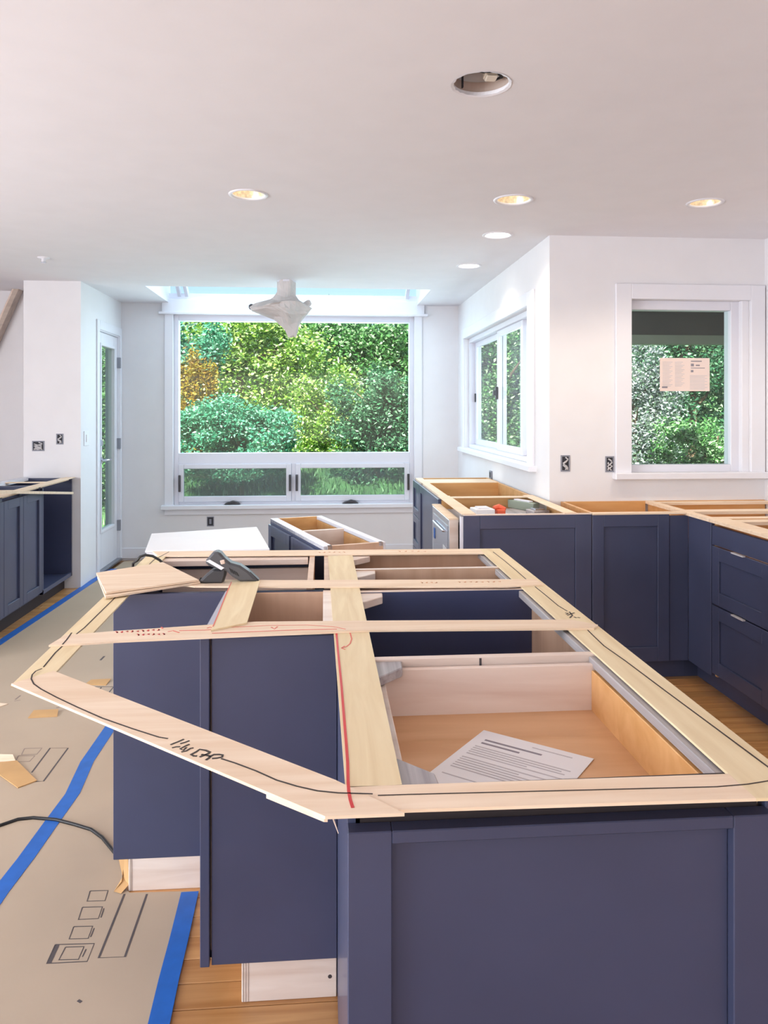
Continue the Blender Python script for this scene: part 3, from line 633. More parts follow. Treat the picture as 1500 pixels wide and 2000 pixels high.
# document lying in the drawer
zd = .7646
D = [pz(945, 1427, zd), pz(1160, 1483, zd), None, pz(810, 1524, zd)]
e1 = Vector(D[1]) - Vector(D[0]); e2 = Vector(D[3]) - Vector(D[0])
dc = thing('document', 'white printed sheet of paper lying in the island drawer', 'paper', (D[0][0], D[0][1], zd))
u = e1.normalized(); v = Vector((u.y, -u.x, 0)); 
if v.dot(e2) < 0: v = -v
dW, dL = e1.length, min(max(e2.dot(v), .2), .36)
o0 = Vector(D[0])
def dpt(a, c, z=0): return o0 + u * (a * dW) + v * (c * dL) + Vector((0, 0, z))
sk_ = e2.dot(u) / dW * (dL / max(e2.dot(v), 1e-6))
b = MB(); q = [dpt(0, 0), dpt(1, 0), dpt(1 + sk_ * 0, 1), dpt(0, 1)]
b.add([p + Vector((0, 0, .0004)) for p in q] + [p + Vector((0, 0, .0012)) for p in q], [(3,2,1,0),(4,5,6,7),(0,1,5,4),(1,2,6,5),(2,3,7,6),(3,0,4,7)]); b.build('sheet', M['white'], dc)
b = MB(); bd = MB()
MB().ribbon([dpt(.10, .16, .0014), dpt(.62, .16, .0014)], .006, .0002).build('heading_print', M['textd'], dc); bd.ribbon([dpt(.10, .22, .0014), dpt(.45, .22, .0014)], .006, .0002)
b.ribbon([dpt(.5, .08, .0014), dpt(.85, .08, .0014)], .003, .0002)
for k in range(12):
    if k in (5,): continue
    b.ribbon([dpt(.08, .29 + .035 * k, .0014), dpt([.92, .86, .9, .6][k % 4], .29 + .035 * k, .0014)], .0035, .0002)
b.ribbon([dpt(.08, .80, .0014), dpt(.4, .80, .0014)], .003, .0002)
b.build('small_print', M['text'], dc)['kind'] = 'stuff'; bd.build('heading_print', M['textd'], dc)

def bay(name, label, y0, y1, near_m, far_m, kick=True, deep=None):
    t = thing(name, label, 'cabinet', ((X0 + X1) / 2, (y0 + y1) / 2, 0), IG)
    MB().box(X0, X0 + .019, y0, y1 - .001, .012, CT - .001).build('side_panel', M['navy'], t, .001)
    MB().box(X1 - .02, X1, y0, y1, TK, CT - .002).build('face_frame', M['plyv'], t, .001)
    b = MB(); shakerX(b, y0 + .003, y1 - .003, TK, .86, X1 + .02, 1, .05); b.build('door', M['navy'], t, .0015)
    MB().box(X0 + .019, X1 - .02, y0, y1 - .019, TK, TK + .018).build('bottom', M[near_m], t)
    MB().box(X0 + .019, X1 - .02, y1 - .019, y1, TK, CT - .001).build('divider', M[far_m], t, .001)
    MB().box(X0 + .019, X1 - .02, y1 - .019, y1, CT - .0012, CT + .0002).build('divider_edge', M['maple'], t)
    b = MB(); gusset(b, X0 + .019, y1 - .019, 1, -1, min(.12, (y1 - y0) * .42), CT - .003, .022); b.build('corner_block', M['maple'], t, .002)
    MB().box(X1 - .060, X1 - .02, y0, y1 - .019, CT - .024, CT - .004).build('rail', M['greyrail'], t, .0015)
    MB().box(X0 + .08, X1 - .07, y0, y1, 0, TK).build('toe_kick', M['kick'], t)
    return t
bay('island_cabinet', 'navy lined open island bay behind the drawer with the paper', Y1_, Y2_, 'navy_in', 'navy_in')
bay('island_cabinet', 'narrow open island bay with brown plywood lining beyond the navy bay', Y2_, Y3_, 'plyv', 'plyv')
bay('island_cabinet', 'narrow open island bay at the far end of the island', Y3_, Y4_, 'plyv', 'plyv')
# -- seating side, middle cabinet
XA, XB = -.292, -.615
YA, YBf = 1.822, 2.272
cA = thing('island_cabinet', 'tall plain navy cabinet on the seating side with a narrow edge strip', 'cabinet', ((XA + X0) / 2, (YA + YBf) / 2, 0), IG)
MB().box(XA + .026, X0 - .001, YA, YA + .019, TK - .005, CT - .004).build('front_panel', M['navy'], cA, .0015)
MB().box(XA, XA + .022, YA - .006, YA + .03, TK - .005, CT - .004).build('edge_strip', M['navy'], cA, .0015)
MB().box(XA, XA + .018, YA + .03, YBf, TK - .005, CT).build('side_panel', M['navy'], cA, .001)
MB().box(XA + .018, XA + .0184 + .012, YA + .02, YBf, TK, CT - .03).build('side_lining', M['plyv'], cA)
MB().box(XA + .002, XA + .017, YA + .03, YBf, CT - .001, CT + .0002).build('side_edge', M['siding'], cA)
MB().box(XA + .018, X0, YBf - .012, YBf, TK, CT - .006).build('back_panel', M['plyv'], cA, .001)
MB().box(X0 - .035, X0 - .004, YA + .02, YBf - .012, TK, CT).build('right_side', M['maple'], cA, .001)
MB().box(XA + .018, X0 - .035, YA + .02, YBf - .012, TK, TK + .018).build('bottom', M['plyv'], cA)
MB().tube([py(644, 1155, YBf - .0135), Vector(py(644, 1155, YBf - .0135)) + Vector((0, .004, 0))], .004, 8).build('screw', M['bronze'], cA)
kx0 = -.196
kb = MB().box(kx0, X0 - .002, YA + .004, YBf - .05, 0, TK - .004).build('toe_kick', M['kick'], cA, .0015)
b = MB()
for k in range(3): b.box(kx0 - .0008, kx0 + .0162, YA + .0032, YA + .0042, .002, TK - .006) if False else b.box(kx0 + .003 + .006 * k, kx0 + .0045 + .006 * k, YA + .0030, YA + .0045, .002, TK - .006)
b.build('ply_layers', M['stairw'], kb)
MB().tube([(X0 - .018, YA + .0035, .05), (X0 - .018, YA + .006, .05)], .005, 8).build('knot', M['bronze'], kb)
# -- seating side, far cabinet
cB = thing('island_cabinet', 'wide plain navy cabinet at the far seating end of the island', 'cabinet', ((XB + X0) / 2, (YBf + Y4_) / 2, 0), IG)
MB().box(XB, X0, YBf, YBf + .019, TK - .005, CT - .004).build('front_panel', M['navy'], cB, .0015)
MB().box(XB, XB + .019, YBf + .019, Y4_, TK - .005, CT - .001).build('side_panel', M['navy'], cB, .001)
MB().box(XB + .019, X0 - .002, Y4_ - .02, Y4_, TK, CT - .001).build('back_panel', M['navy'], cB, .001)
MB().box(XB + .019, X0 - .09, Y4_ - .09, Y4_ - .02, CT - .024, CT - .004).build('rail', M['maple'], cB, .0015)
pz_ = py(330, 1098, Y4_ - .045)[2]
MB().box(XB + .03, X0 - .085, Y4_ - .045, Y4_ - .030, .45, CT - .045).build('back_lining', M['maple'], cB)
MB().box(X0 - .085, X0 - .066, YBf + .02, Y4_ - .02, TK, CT - .001).build('partition', M['plyv'], cB, .001)
MB().box(X0 - .032, X0 - .002, YBf + .02, Y4_ - .02, TK, CT - .001).build('right_side', M['plyv'], cB, .001)
MB().box(XB + .019, X0 - .085, YBf + .02, Y4_ - .045, TK, TK + .018).build('bottom', M['plyv'], cB)
for xx, yy_ in ((357, 1105), (603, 1104), (604, 1130)):
    p = py(xx, yy_, Y4_ - .0455); MB().tube([p, (p[0], p[1] + .003, p[2])], .005, 8).build('screw', M['bronze'], cB)
kb = MB().box(-.572, XA + .06, YBf + .002, Y4_ - .05, 0, TK - .004).build('toe_kick', M['kick'], cB, .0015)
MB().box(-.568, -.562, YBf + .0005, YBf + .003, .002, TK - .006).build('ply_layers', M['stairw'], kb)

# ------------------------------------------------------------------ plywood template on the island
tm = thing('countertop_template', 'thin plywood strip template with marker lines laid over the island', 'template', (0, 1.9, CT))
Z1, Z2, Z3 = CT + .0045, CT + .009, CT + .0135
def strip(pts, z0, z1, m='luan'): return MB().prism(pts, z0 + .0002, z1).build('strip', M[m], tm)
def T(*p, z=None): return [pz(x, y, z or Z1)[:2] for x, y in p]
luan_y = wood('luan_lengthwise', (.76, .60, .36), (.87, .73, .48), (40, 3, 40), .7, rnd=.04); M['luan_y'] = luan_y
strip([(.588, .992), (.672, .990), (.672, 2.868), (.592, 2.868)], CT, Z1, 'luan_y')
strip([(.012, 1.002), (.588, .992), (.588, 1.062), (.012, 1.068)], CT, Z1)
strip([(-.645, 2.912), (.592, 2.868), (.592, 2.775), (-.60, 2.815)], CT, Z1)
strip([(-.645, 2.815), (-.575, 2.812), (-.541, 1.56), (-.602, 1.513)], CT, Z1, 'luan_y')
strip([(.014, 2.77), (.104, 2.77), (.110, 1.068), (.030, 1.066)], CT, Z1, 'luan_y')
strip(T((22, 1335), (105, 1310), (655, 1523), (790, 1588), (635, 1594), z=Z2), Z1, Z2)
strip(T((520, 1551), (640, 1586), (640, 1597), (633, 1597), z=CT), CT - .006, CT)
strip(T((95, 1260), (160, 1257), (228, 1252), (500, 1240), (725, 1231), (1160, 1227), (1168, 1220), (1115, 1210), (720, 1212), (500, 1214), (228, 1232), (128, 1240), z=Z2), Z1, Z2)
strip(T((345, 1141), (380, 1145), (560, 1146), (990, 1145), (1062, 1141), (1045, 1131), (560, 1133), (400, 1132), z=Z2), Z1, Z2)
strip(T((455, 1133), (508, 1133), (482, 1216), (412, 1230), z=Z3), Z2, Z3, 'luan_y')
def ink(paths, w, m, z, name='ink_line'):
    b = MB()
    for p in paths: b.ribbon([Vector(pz(x, y, z)) + Vector((0, 0, .0002)) for x, y in p], w, .0004)
    b.build(name, M[m], tm)
ink([[(963, 1078), (985, 1095), (1010, 1116), (1035, 1138)], [(1045, 1146), (1065, 1162), (1090, 1183), (1108, 1194)], [(1147, 1230), (1160, 1243), (1180, 1262), (1220, 1290), (1300, 1350), (1400, 1424), (1505, 1502)]], .0030, 'ink', Z1)
ink([[(738, 1554), (800, 1552), (1000, 1547), (1200, 1542), (1400, 1537), (1460, 1532), (1510, 1524)]], .0022, 'ink', Z1)
ink([[(330, 1078), (300, 1094), (262, 1132), (222, 1170), (165, 1226), (145, 1242)], [(122, 1262), (108, 1275), (85, 1303)]], .0030, 'ink', Z1)
ink([[(140, 1236), (130, 1250), (122, 1259)]], .003, 'ink', Z2)
ink([[(82, 1306), (70, 1311), (63, 1318), (61, 1326), (66, 1336), (80, 1346), (110, 1362), (150, 1381), (200, 1403), (260, 1424), (310, 1440), (328, 1443)],
     [(432, 1482), (460, 1491), (500, 1506), (540, 1524), (580, 1536), (620, 1545), (660, 1549), (728, 1551)]], .0028, 'ink', Z2)
ink([[(333, 1455), (340, 1452), (348, 1449), (359, 1444)], [(352, 1453), (362, 1450), (370, 1447)], [(336, 1461), (344, 1459), (352, 1459)], [(370, 1454), (361, 1458), (352, 1463), (358, 1466), (364, 1460)], [(354, 1469), (364, 1467), (372, 1462), (378, 1461)]], .0032, 'ink', Z2, 'handwriting')
ink([[(411, 1470), (402, 1466), (390, 1464), (383, 1469), (373, 1474), (379, 1477), (385, 1477)], [(409, 1471), (400, 1475), (390, 1479)], [(393, 1474), (402, 1475), (412, 1478)], [(402, 1485), (408, 1481), (412, 1477)], [(412, 1477), (418, 1474), (428, 1474), (435, 1475), (434, 1479), (424, 1481), (414, 1482)]], .004, 'ink', Z2, 'handwriting')
ink([[(1104, 1197), (1110, 1198), (1106, 1200)], [(1112, 1195), (1118, 1202), (1113, 1207)], [(1108, 1202), (1116, 1199), (1122, 1197)], [(1121, 1205), (1126, 1207)], [(1128, 1206), (1133, 1207)]], .004, 'ink', Z1, 'handwriting')
ink([[(657, 1236), (660, 1270), (663, 1300), (667, 1340), (671, 1390), (676, 1450), (679, 1490), (680, 1532)]], .0045, 'red', Z1)
ink([[(680, 1528), (681, 1545), (684, 1562), (689, 1578)]], .0045, 'red', Z2)
ink([[(414, 1237), (470, 1235), (540, 1232), (600, 1230), (658, 1229)], [(350, 1232), (400, 1231), (413, 1230)], [(405, 1227), (410, 1225), (416, 1226), (413, 1231)], [(530, 1225), (536, 1229), (542, 1224)]], .004, 'redl', Z2)
ink([[(440, 1226), (520, 1222), (600, 1221), (650, 1224), (675, 1229)]], .0022, 'redl', Z2)
ink([[(672, 1229), (684, 1237), (687, 1248), (684, 1257), (677, 1263), (667, 1266)], [(667, 1266), (673, 1262)], [(667, 1266), (674, 1269)]], .0028, 'redl', Z1)
ink([[(452, 1137), (442, 1160), (428, 1195), (416, 1224)]], .003, 'redl', Z3)
def squig(x0, x1, y, amp, n, tilt):
    return [[(x0 + (x1 - x0) * (k + .15 * (j % 3)) / n + (j % 2) * 2.0, y + tilt * (x0 + (x1 - x0) * k / n - x0) + amp * ((j * 7 + k * 3) % 5 - 2) / 2) for j in range(4)] for k in range(n)]
ink(squig(226, 318, 1235, 1.5, 9, -.055) + squig(268, 328, 1240, 1.5, 6, -.03), .0032, 'red', Z2, 'handwriting')
ink([[(315, 1225), (318, 1228)], [(328, 1234), (338, 1232), (350, 1236)]], .004, 'redl', Z2, 'handwriting')
ink(squig(822, 860, 1138, 1.0, 4, 0) + squig(895, 985, 1137, 1.0, 8, -.01), .003, 'orangeink', Z2, 'handwriting')
ink(squig(622, 680, 1079, .8, 6, -.01) + squig(778, 840, 1077, .8, 5, 0), .003, 'orangeink', Z1, 'handwriting')
MB().tube([py(649, 1594, 1.0), py(654, 1608, 1.0), py(661, 1628, 1.0)], [.0012, .001, .0005], 6).build('splinter', M['maple'], tm)
# loose offcut on the far corner
lo = thing('plywood_offcut', 'pair of loose plywood offcuts resting on the far corner of the template', 'plywood offcut', pz(290, 1140, Z2))
for k, (pts, z) in enumerate(((((190, 1129), (322, 1108), (391, 1143), (206, 1172)), Z1 + .0005), (((188, 1122), (318, 1103), (388, 1139), (207, 1163)), Z1 + .0075))):
    P = [pz(x, y, z) for x, y in pts]; lift = (.0, .0035, .0050, .0035)
    b = MB(); vs = [(p[0], p[1], p[2] + l) for p, l in zip(P, lift)] + [(p[0], p[1], p[2] + l + .0055) for p, l in zip(P, lift)]
    b.add(vs, [(3,2,1,0),(4,5,6,7),(0,1,5,4),(1,2,6,5),(2,3,7,6),(3,0,4,7)]); b.build('sheet', M['luan'], lo)

# ------------------------------------------------------------------ hot glue gun standing on the template
YG = 2.352
g = thing('glue_gun', 'dark grey hot glue gun standing on the island template', 'glue gun', py(445, 1134, YG))
def gp(x, y): a = py(x, y, YG); return (a[0], a[2])
def gpr(pts, th, name, m, parent=g, bev=.004, off=0):
    return MB().prism([gp(*p) for p in pts], YG - th / 2 + off, YG + th / 2 + off, lambda u_, v_, w: (u_, w, v_)).build(name, M[m], parent, bev)
body = gpr([(402, 1094), (418, 1076), (430, 1075), (440, 1087), (452, 1097), (470, 1102), (486, 1113), (505, 1133), (470, 1133), (455, 1124), (443, 1113), (430, 1110), (405, 1101)], .045, 'body', 'gun', bev=.007)
gpr([(444, 1105), (432, 1110), (418, 1109), (402, 1122), (388, 1136), (402, 1137.6), (437, 1137.6), (442, 1122)], .036, 'handle', 'gund', bev=.006)
gpr([(424, 1121), (440, 1120), (440, 1130), (428, 1131)], .016, 'trigger', 'black', bev=.002)
gpr([(405, 1093), (412, 1090), (440, 1106), (434, 1110)], .002, 'label_stripe', 'white', body, bev=0, off=-.0235)
gpr([(431, 1092), (440, 1090), (442, 1098), (434, 1100)], .014, 'latch', 'maple', body, bev=.002, off=-.018)
b = MB()
for k in range(4): b.prism([gp(449 + 4.5 * k, 1106 + 2.6 * k), gp(451 + 4.5 * k, 1107.2 + 2.6 * k), gp(455 + 4.5 * k, 1116 + 2.2 * k), gp(453 + 4.5 * k, 1115 + 2.2 * k)], YG - .0240, YG - .0222, lambda u_, v_, w: (u_, w, v_))
b.build('vents', M['black'], body)
gpr([(488, 1114), (508, 1132.6), (503, 1133.2), (470, 1132.5)], .030, 'nozzle', 'gund', bev=.004)
c0 = pz(268, 1097, Z2 + .001)
cz = [(c0[0] - .02, c0[1], .55), (c0[0] - .018, c0[1], .80), (c0[0] - .014, c0[1], Z1)] + [py(x, y, 2.66) for x, y in ((268, 1095), (274, 1087), (284, 1084), (298, 1086), (312, 1094), (321, 1103))] + [(-.515, 2.57, .866), (-.47, 2.47, .858), (-.42, 2.41, .862), (-.385, 2.392, .876), (-.378, 2.372, .892)]
MB().tube(cz, .0045, 8).build('cord', M['black'], g, smooth=True)

# ------------------------------------------------------------------ right peninsula along the side wall
PG = 'open-topped base cabinets along the right walls'
PX0, PY0 = .700, 3.832
pe = thing('cabinet_end_panel', 'dark recessed end panel of the side wall run, closest to the island', 'cabinet panel', (1.04, PY0, 0), PG)
b = MB(); shakerY(b, PX0 + .012, 1.383, TK, CT - .004, PY0, .085, .07, .09, .02, .010); b.build('panel', M['navy'], pe, .0015)
MB().box(PX0 + .012, 1.383, PY0 - .001, PY0 + .021, CT - .004, CT + .0012).build('panel_edge', M['maple'], pe)
MB().box(PX0, PX0 + .010, PY0 + .002, PY0 + .05, TK, CT - .01).build('edge_strip', M['vinyl'], pe)
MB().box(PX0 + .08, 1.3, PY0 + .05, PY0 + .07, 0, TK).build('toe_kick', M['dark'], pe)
MB().box(1.302, 1.318, PY0 + .021, YR - .002, TK, CT).build('wall_side', M['orange'], pe)
pt = thing('countertop_template', 'thin plywood template strips over the dishwasher', 'template', (1.0, 4.2, CT))
MB().box(PX0 + .002, PX0 + .075, PY0, 4.66, CT + .0011, CT + .006).build('strip', M['luan'], pt)
MB().box(1.24, 1.302, PY0, 4.66, CT + .0011, CT + .006).build('strip', M['luan'], pt)
MB().box(PX0 + .075, 1.24, 4.555, 4.612, CT + .0011, CT + .006).build('strip', M['luan'], pt)
# what lies inside on the shelf
def item(name, label, cat, px_, py_, z, w, d, h, m, rz=0, extra=None):
    p = pz(px_, py_, z); t = thing(name, label, cat, (p[0], p[1], z)); c_, s_ = math.cos(rz), math.sin(rz)
    MB().obox((p[0], p[1], z + h / 2), (c_, s_, 0), (-s_, c_, 0), (0, 0, 1), w / 2, d / 2, h / 2).build('body', M[m], t, .003)
    if extra: MB().obox((p[0], p[1], z + h + .004), (c_, s_, 0), (-s_, c_, 0), (0, 0, 1), w * .3, d * .3, .004).build('lid', M[extra], t, .001)
    return t
ZS = .815
item('paper_carton', 'low white carton on the cabinet shelf beside the red tool', 'box', 942, 1008, ZS, .11, .12, .045, 'white', .1, 'carton')
t = thing('cutter', 'orange red cutter tool lying in the right cabinet', 'tool', pz(975, 1007, ZS + .02))
p = pz(975, 1008, ZS)
b = MB().tube([(p[0] - .03, p[1], ZS + .045), (p[0], p[1] + .01, ZS + .05), (p[0] + .035, p[1] - .01, ZS + .04)], [.014, .018, .010], 8); b.build('handle', M['redtool'], t)
MB().box(p[0] - .02, p[0] + .03, p[1] - .03, p[1] + .03, ZS, ZS + .04).build('body', M['redtool'], t, .004)
item('spirit_level', 'green grey box level lying across the right cabinet', 'level', 1022, 995, ZS, .05, .24, .05, 'greentool', .42, 'vinyl')
item('drawer_slide', 'grey metal hardware on the cabinet shelf by the level', 'hardware', 1050, 1004, ZS, .10, .10, .025, 'greyrail', .2, 'chrome')
# dishwasher
dw = thing('dishwasher', 'film wrapped steel dishwasher standing slightly proud of the right cabinets', 'dishwasher', (.80, 4.22, 0))
MB().box(.715, 1.25, 3.93, 4.54, .10, .815).build('body', M['greyrail'], dw)
MB().box(.652, .700, 3.93, 4.54, .10, .838).build('door', M['steel'], dw, .004)
MB().box(.655, .700, 3.924, 3.931, .10, .838).build('door_edge', M['kick'], dw)
MB().box(.650, .702, 3.925, 4.545, .838, .846).build('top_edge', M['luan'], dw, .001)
MB().tube([(.652, 4.06, .76), (.640, 4.06, .76), (.640, 4.42, .76), (.652, 4.42, .76)], .006, 8).build('handle', M['chrome'], dw)
MB().box(.6485, .6512, 3.96, 4.50, .30, .80).build('film', M['film'], dw)
MB().box(.6465, .649, 3.99, 4.10, .58, .68).build('label', M['white'], dw)
MB().box(.6465, .649, 4.40, 4.45, .66, .72).build('energy_tag', M['tape'], dw)
def base_door(name, label, y0, y1, drawers):
    t = thing(name, label, 'cabinet', (1.0, (y0 + y1) / 2, 0), PG)
    zs = [(TK + .005, .35), (.355, .60), (.605, CT - .012)] if drawers else [(TK + .005, CT - .012)]
    for z0, z1 in zs:
        b = MB(); shakerX(b, y0 + .003, y1 - .003, z0, z1, PX0, -1, .055); b.build('drawer' if drawers else 'door', M['navy'], t, .0015)
    b = MB().box(PX0 + .02, PX0 + .075, y0, y1, CT - .02, CT + .001); b.build('front_rail', M['luan'], t, .001)
    MB().box(PX0 + .02, 1.30, y0, y0 + .018, TK, CT).build('side', M['orange'], t); MB().box(PX0 + .02, 1.30, y1 - .018, y1, TK, CT).build('side', M['orange'], t)
    MB().box(1.285, 1.302, y0 + .018, y1 - .018, TK, CT).build('back', M['orange'], t)
    if drawers: MB().box(PX0 + .075, 1.285, y0, y1 - .12, CT - .02, CT + .001).build('cross_rail', M['luan'], t, .001)
    MB().box(PX0 + .02, 1.285, y0 + .018, y1 - .018, TK, TK + .018).build('bottom', M['orange'], t)
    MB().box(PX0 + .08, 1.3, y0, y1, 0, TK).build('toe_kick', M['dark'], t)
base_door('base_cabinet', 'navy single door base cabinet beyond the dishwasher', 4.62, 5.55, False)
base_door('base_cabinet', 'navy drawer base cabinet at the far end of the side wall run', 5.555, 5.96, True)

# ------------------------------------------------------------------ corner cabinet and right run
cc = thing('base_cabinet', 'dark corner base cabinet with one large recessed panel', 'cabinet', (1.64, 4.1, 0), PG)
RX = 1.905
b = MB(); shakerY(b, 1.387, 1.80, TK + .0, CT - .008, PY0, .062, .062, .075, .02, .010); b.build('end_panel', M['navy'], cc, .0015)
MB().box(1.803, RX, PY0 + .004, PY0 + .022, TK, CT - .016).build('filler', M['navy'], cc, .0015)
MB().box(1.387, RX - .013, PY0 - .002, PY0 + .05, CT - .008, CT + .001).build('front_rail', M['luan'], cc, .001)
MB().box(1.387, 1.405, PY0 + .022, YR - .002, TK, CT).build('side', M['orange'], cc)
MB().box(1.39, RX - .013, YR - .018, YR - .002, TK, CT).build('back', M['orange'], cc)
MB().box(1.405, RX, YR - .09, YR - .018, CT - .02, CT).build('back_rail', M['orange'], cc, .001) if False else None
MB().box(1.405, RX, PY0 + .022, YR - .018, .62, .638).build('shelf', M['orange'], cc)
MB().box(1.387, RX - .001, PY0 + .055, PY0 + .075, 0, TK).build('toe_kick', M['navy'], cc)
def run(y0, y1, label, split):
    t = thing('base_cabinet', label, 'cabinet', (2.25, (y0 + y1) / 2, 0), PG)
    for z0, z1, sh in split:
        b = MB()
        if sh: shakerX(b, y0 + .004, y1 - .004, z0, z1, RX, -1, .065)
        else: b.box(RX, RX + .02, y0 + .004, y1 - .004, z0, z1)
        d = b.build('drawer', M['navy'], t, .0015)
        if sh: MB().box(RX - .012, RX + .002, (y0 + y1) / 2 - .05, (y0 + y1) / 2 + .05, z1 - .002, z1 + .004).build('pull', M['boxwire'], d)
    MB().box(RX - .012, RX + .085, y0, y1, CT - .016, CT + .0015).build('front_rail', M['luan'], t, .001)
    MB().box(RX + .02, XF - .01, y0, y0 + .018, TK, CT).build('side', M['orange'], t); MB().box(RX + .02, XF - .01, y1 - .018, y1, TK, CT).build('side', M['orange'], t)
    MB().box(XF - .03, XF - .01, y0 + .018, y1 - .018, TK, CT).build('back', M['orange'], t)
    for ya in (y0 + .05, y1 - .11): MB().box(RX + .085, XF - .03, ya, ya + .075, CT - .018, CT).build('cross_rail', M['luan'], t, .001)
    MB().box(RX + .02, XF - .03, y0 + .018, y1 - .018, .70, .715).build('shelf', M['plyv'], t)
    MB().box(RX + .075, RX + .09, y0, y1, 0, TK + .02).build('toe_kick', M['navy'], t)
run(3.10, 3.60, 'dark three drawer base cabinet facing the aisle', [(TK + .02, .455, True), (.462, .745, True), (.752, CT - .03, False)])
run(2.45, 3.096, 'dark drawer base cabinet mostly out of view on the aisle', [(TK + .02, .455, True), (.462, .745, True), (.752, CT - .03, False)])
t = thing('base_cabinet', 'open-topped blind corner cabinet box with wooden rails under the stickered window', 'cabinet', (2.25, 4.0, 0), PG)
MB().box(RX, RX + .02, 3.604, PY0 + .005, TK, CT - .016).build('filler', M['navy'], t, .0015)
MB().box(RX - .012, RX + .03, 3.604, YR - .004, CT - .016, CT + .002).build('front_rail', M['luan'], t, .001)
MB().box(RX + .03, XF - .01, YR - .02, YR - .002, TK, CT).build('back', M['orange'], t)
MB().box(RX + .03, XF - .01, 3.604, 3.66, CT - .016, CT + .001).build('cross_rail', M['luan'], t, .001)
MB().box(RX + .03, XF - .01, 3.86, 3.94, CT - .016, CT + .001).build('cross_rail', M['luan'], t, .001)
MB().box(RX + .03, XF - .01, YR - .10, YR - .05, CT - .016, CT).build('cross_rail', M['luan'], t, .001)
MB().box(RX + .002, RX + .02, PY0 + .03, YR - .02, TK, CT - .016).build('side', M['orange'], t)
MB().box(RX + .02, XF - .03, 3.61, YR - .02, .72, .735).build('shelf', M['plyv'], t)
MB().box(RX + .075, RX + .09, 3.6, PY0 + .076, 0, TK + .02).build('toe_kick', M['navy'], t); MB().box(RX - .001, RX + .076, PY0 + .055, PY0 + .075, 0, TK + .02).build('toe_kick', M['navy'], t)

# ------------------------------------------------------------------ left cabinets
LX, LBX = -1.995, -2.40
LG = 'navy base cabinets along the left side'
def ly(px_): return pxx(px_, 1000, LX)[1]
def left_cab(label, y0, y1, kind):
    t = thing('base_cabinet', label, 'cabinet', ((LX + LBX) / 2, (y0 + y1) / 2, 0), LG)
    if kind == 'door':
        b = MB(); shakerX(b, y0 + .002, y1 - .002, TK + .02, CT - .035, LX, 1, .058, .02, .013); b.build('door', M['navy'], t, .0015)
    MB().box(LBX, LX - .02, y0, y0 + .018, TK, CT).build('side', M['navy'], t); MB().box(LBX, LX - (.02 if kind == 'door' else 0), y1 - .018, y1, TK, CT).build('side', M['navy'], t)
    MB().box(LBX, LBX + .012, y0 + .018, y1 - .018, TK, CT).build('back', M['navy_in'], t)
    MB().box(LBX + .012, LX - .022, y0 + .018, y1 - .018, TK, TK + .018).build('bottom', M['navy'], t)
    MB().box(LX - .085, LX - .02, y0, y1, CT - .018, CT + .001).build('front_rail', M['luan'], t, .001)
    MB().box(LBX, LBX + .075, y0, y1, CT - .018, CT + .001).build('back_rail', M['carton'], t, .001)
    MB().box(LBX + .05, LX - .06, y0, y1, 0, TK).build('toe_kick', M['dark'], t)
    return t
y_a, y_b, y_c, y_d = 4.35, ly(8), ly(46), ly(83)
left_cab('navy door base cabinet at the near end of the left run', y_a, y_b, 'door')
left_cab('navy single door base cabinet in the middle of the left run', y_b, y_c, 'door')
left_cab('navy single door base cabinet next to the open cabinet', y_c, y_d, 'door')
oc = left_cab('doorless dark base cabinet at the end of the left run', y_d, YP - .004, 'open')
MB().box(LX - .019, LX, y_d, y_d + .02, TK, CT - .02).build('stile', M['navy'], oc); MB().box(LX - .02, LX, y_d, YP - .004, TK, TK + .03).build('bottom_rail', M['navy'], oc, .001)
# template battens on the left run
t = thing('countertop_template', 'thin plywood template strips laid on the left cabinets', 'template', (-2.1, 5.4, CT))
MB().box(LX - .05, LX + .025, y_a, YP - .01, CT + .0012, CT + .006).build('strip', M['luan'], t)
MB().box(LBX, LBX + .07, y_a, YP - .01, CT + .0012, CT + .006).build('strip', M['carton'], t)
for ya in (5.15, 5.75): MB().box(LBX + .07, LX - .05, ya, ya + .07, CT + .0012, CT + .006).build('strip', M['luan'], t)
A, B = Vector(pxx(-15, 961, LX + .03)), Vector(pxx(141, 963, LX + .03)); dv = (B - A).normalized()
t = thing('batten', 'thin wooden batten sloping across the fronts of the left cabinets', 'batten', (A + B) / 2)
MB().obox((A + B) / 2, dv, (1, 0, 0), dv.cross(Vector((1, 0, 0))), (B - A).length / 2, .010, .009).build('lath', M['luan'], t)

# ------------------------------------------------------------------ loose cabinet and white carton beyond the island
a_ = Vector((.312, -.95, 0)); a_.normalize(); p_ = Vector((.95, .312, 0)); p_.normalize(); o_ = Vector((-.315, 4.50, 0)); LL, WW, HH = 1.0, .315, .775
lc = thing('loose_cabinet', 'uninstalled shallow blue cabinet with open divided top, standing beyond the island', 'cabinet', o_ + a_ * LL / 2 + p_ * WW / 2)
def lbox(name, u0, u1, v0, v1, z0, z1, m, parent=lc, bev=.0015):
    c = o_ + a_ * ((u0 + u1) / 2) + p_ * ((v0 + v1) / 2) + Vector((0, 0, (z0 + z1) / 2))
    return MB().obox(c, a_, p_, (0, 0, 1), (u1 - u0) / 2, (v1 - v0) / 2, (z1 - z0) / 2).build(name, M[m], parent, bev)
lbox('front_frame', 0, LL, 0, .020, 0, HH, 'navy'); lbox('front_edge', 0, LL, 0, .045, HH - .018, HH + .001, 'carton'); lbox('back_panel', 0, LL, WW - .012, WW, 0, HH - .002, 'carton'); lbox('back_edge', 0, LL, WW - .035, WW, HH - .018, HH + .001, 'carton')
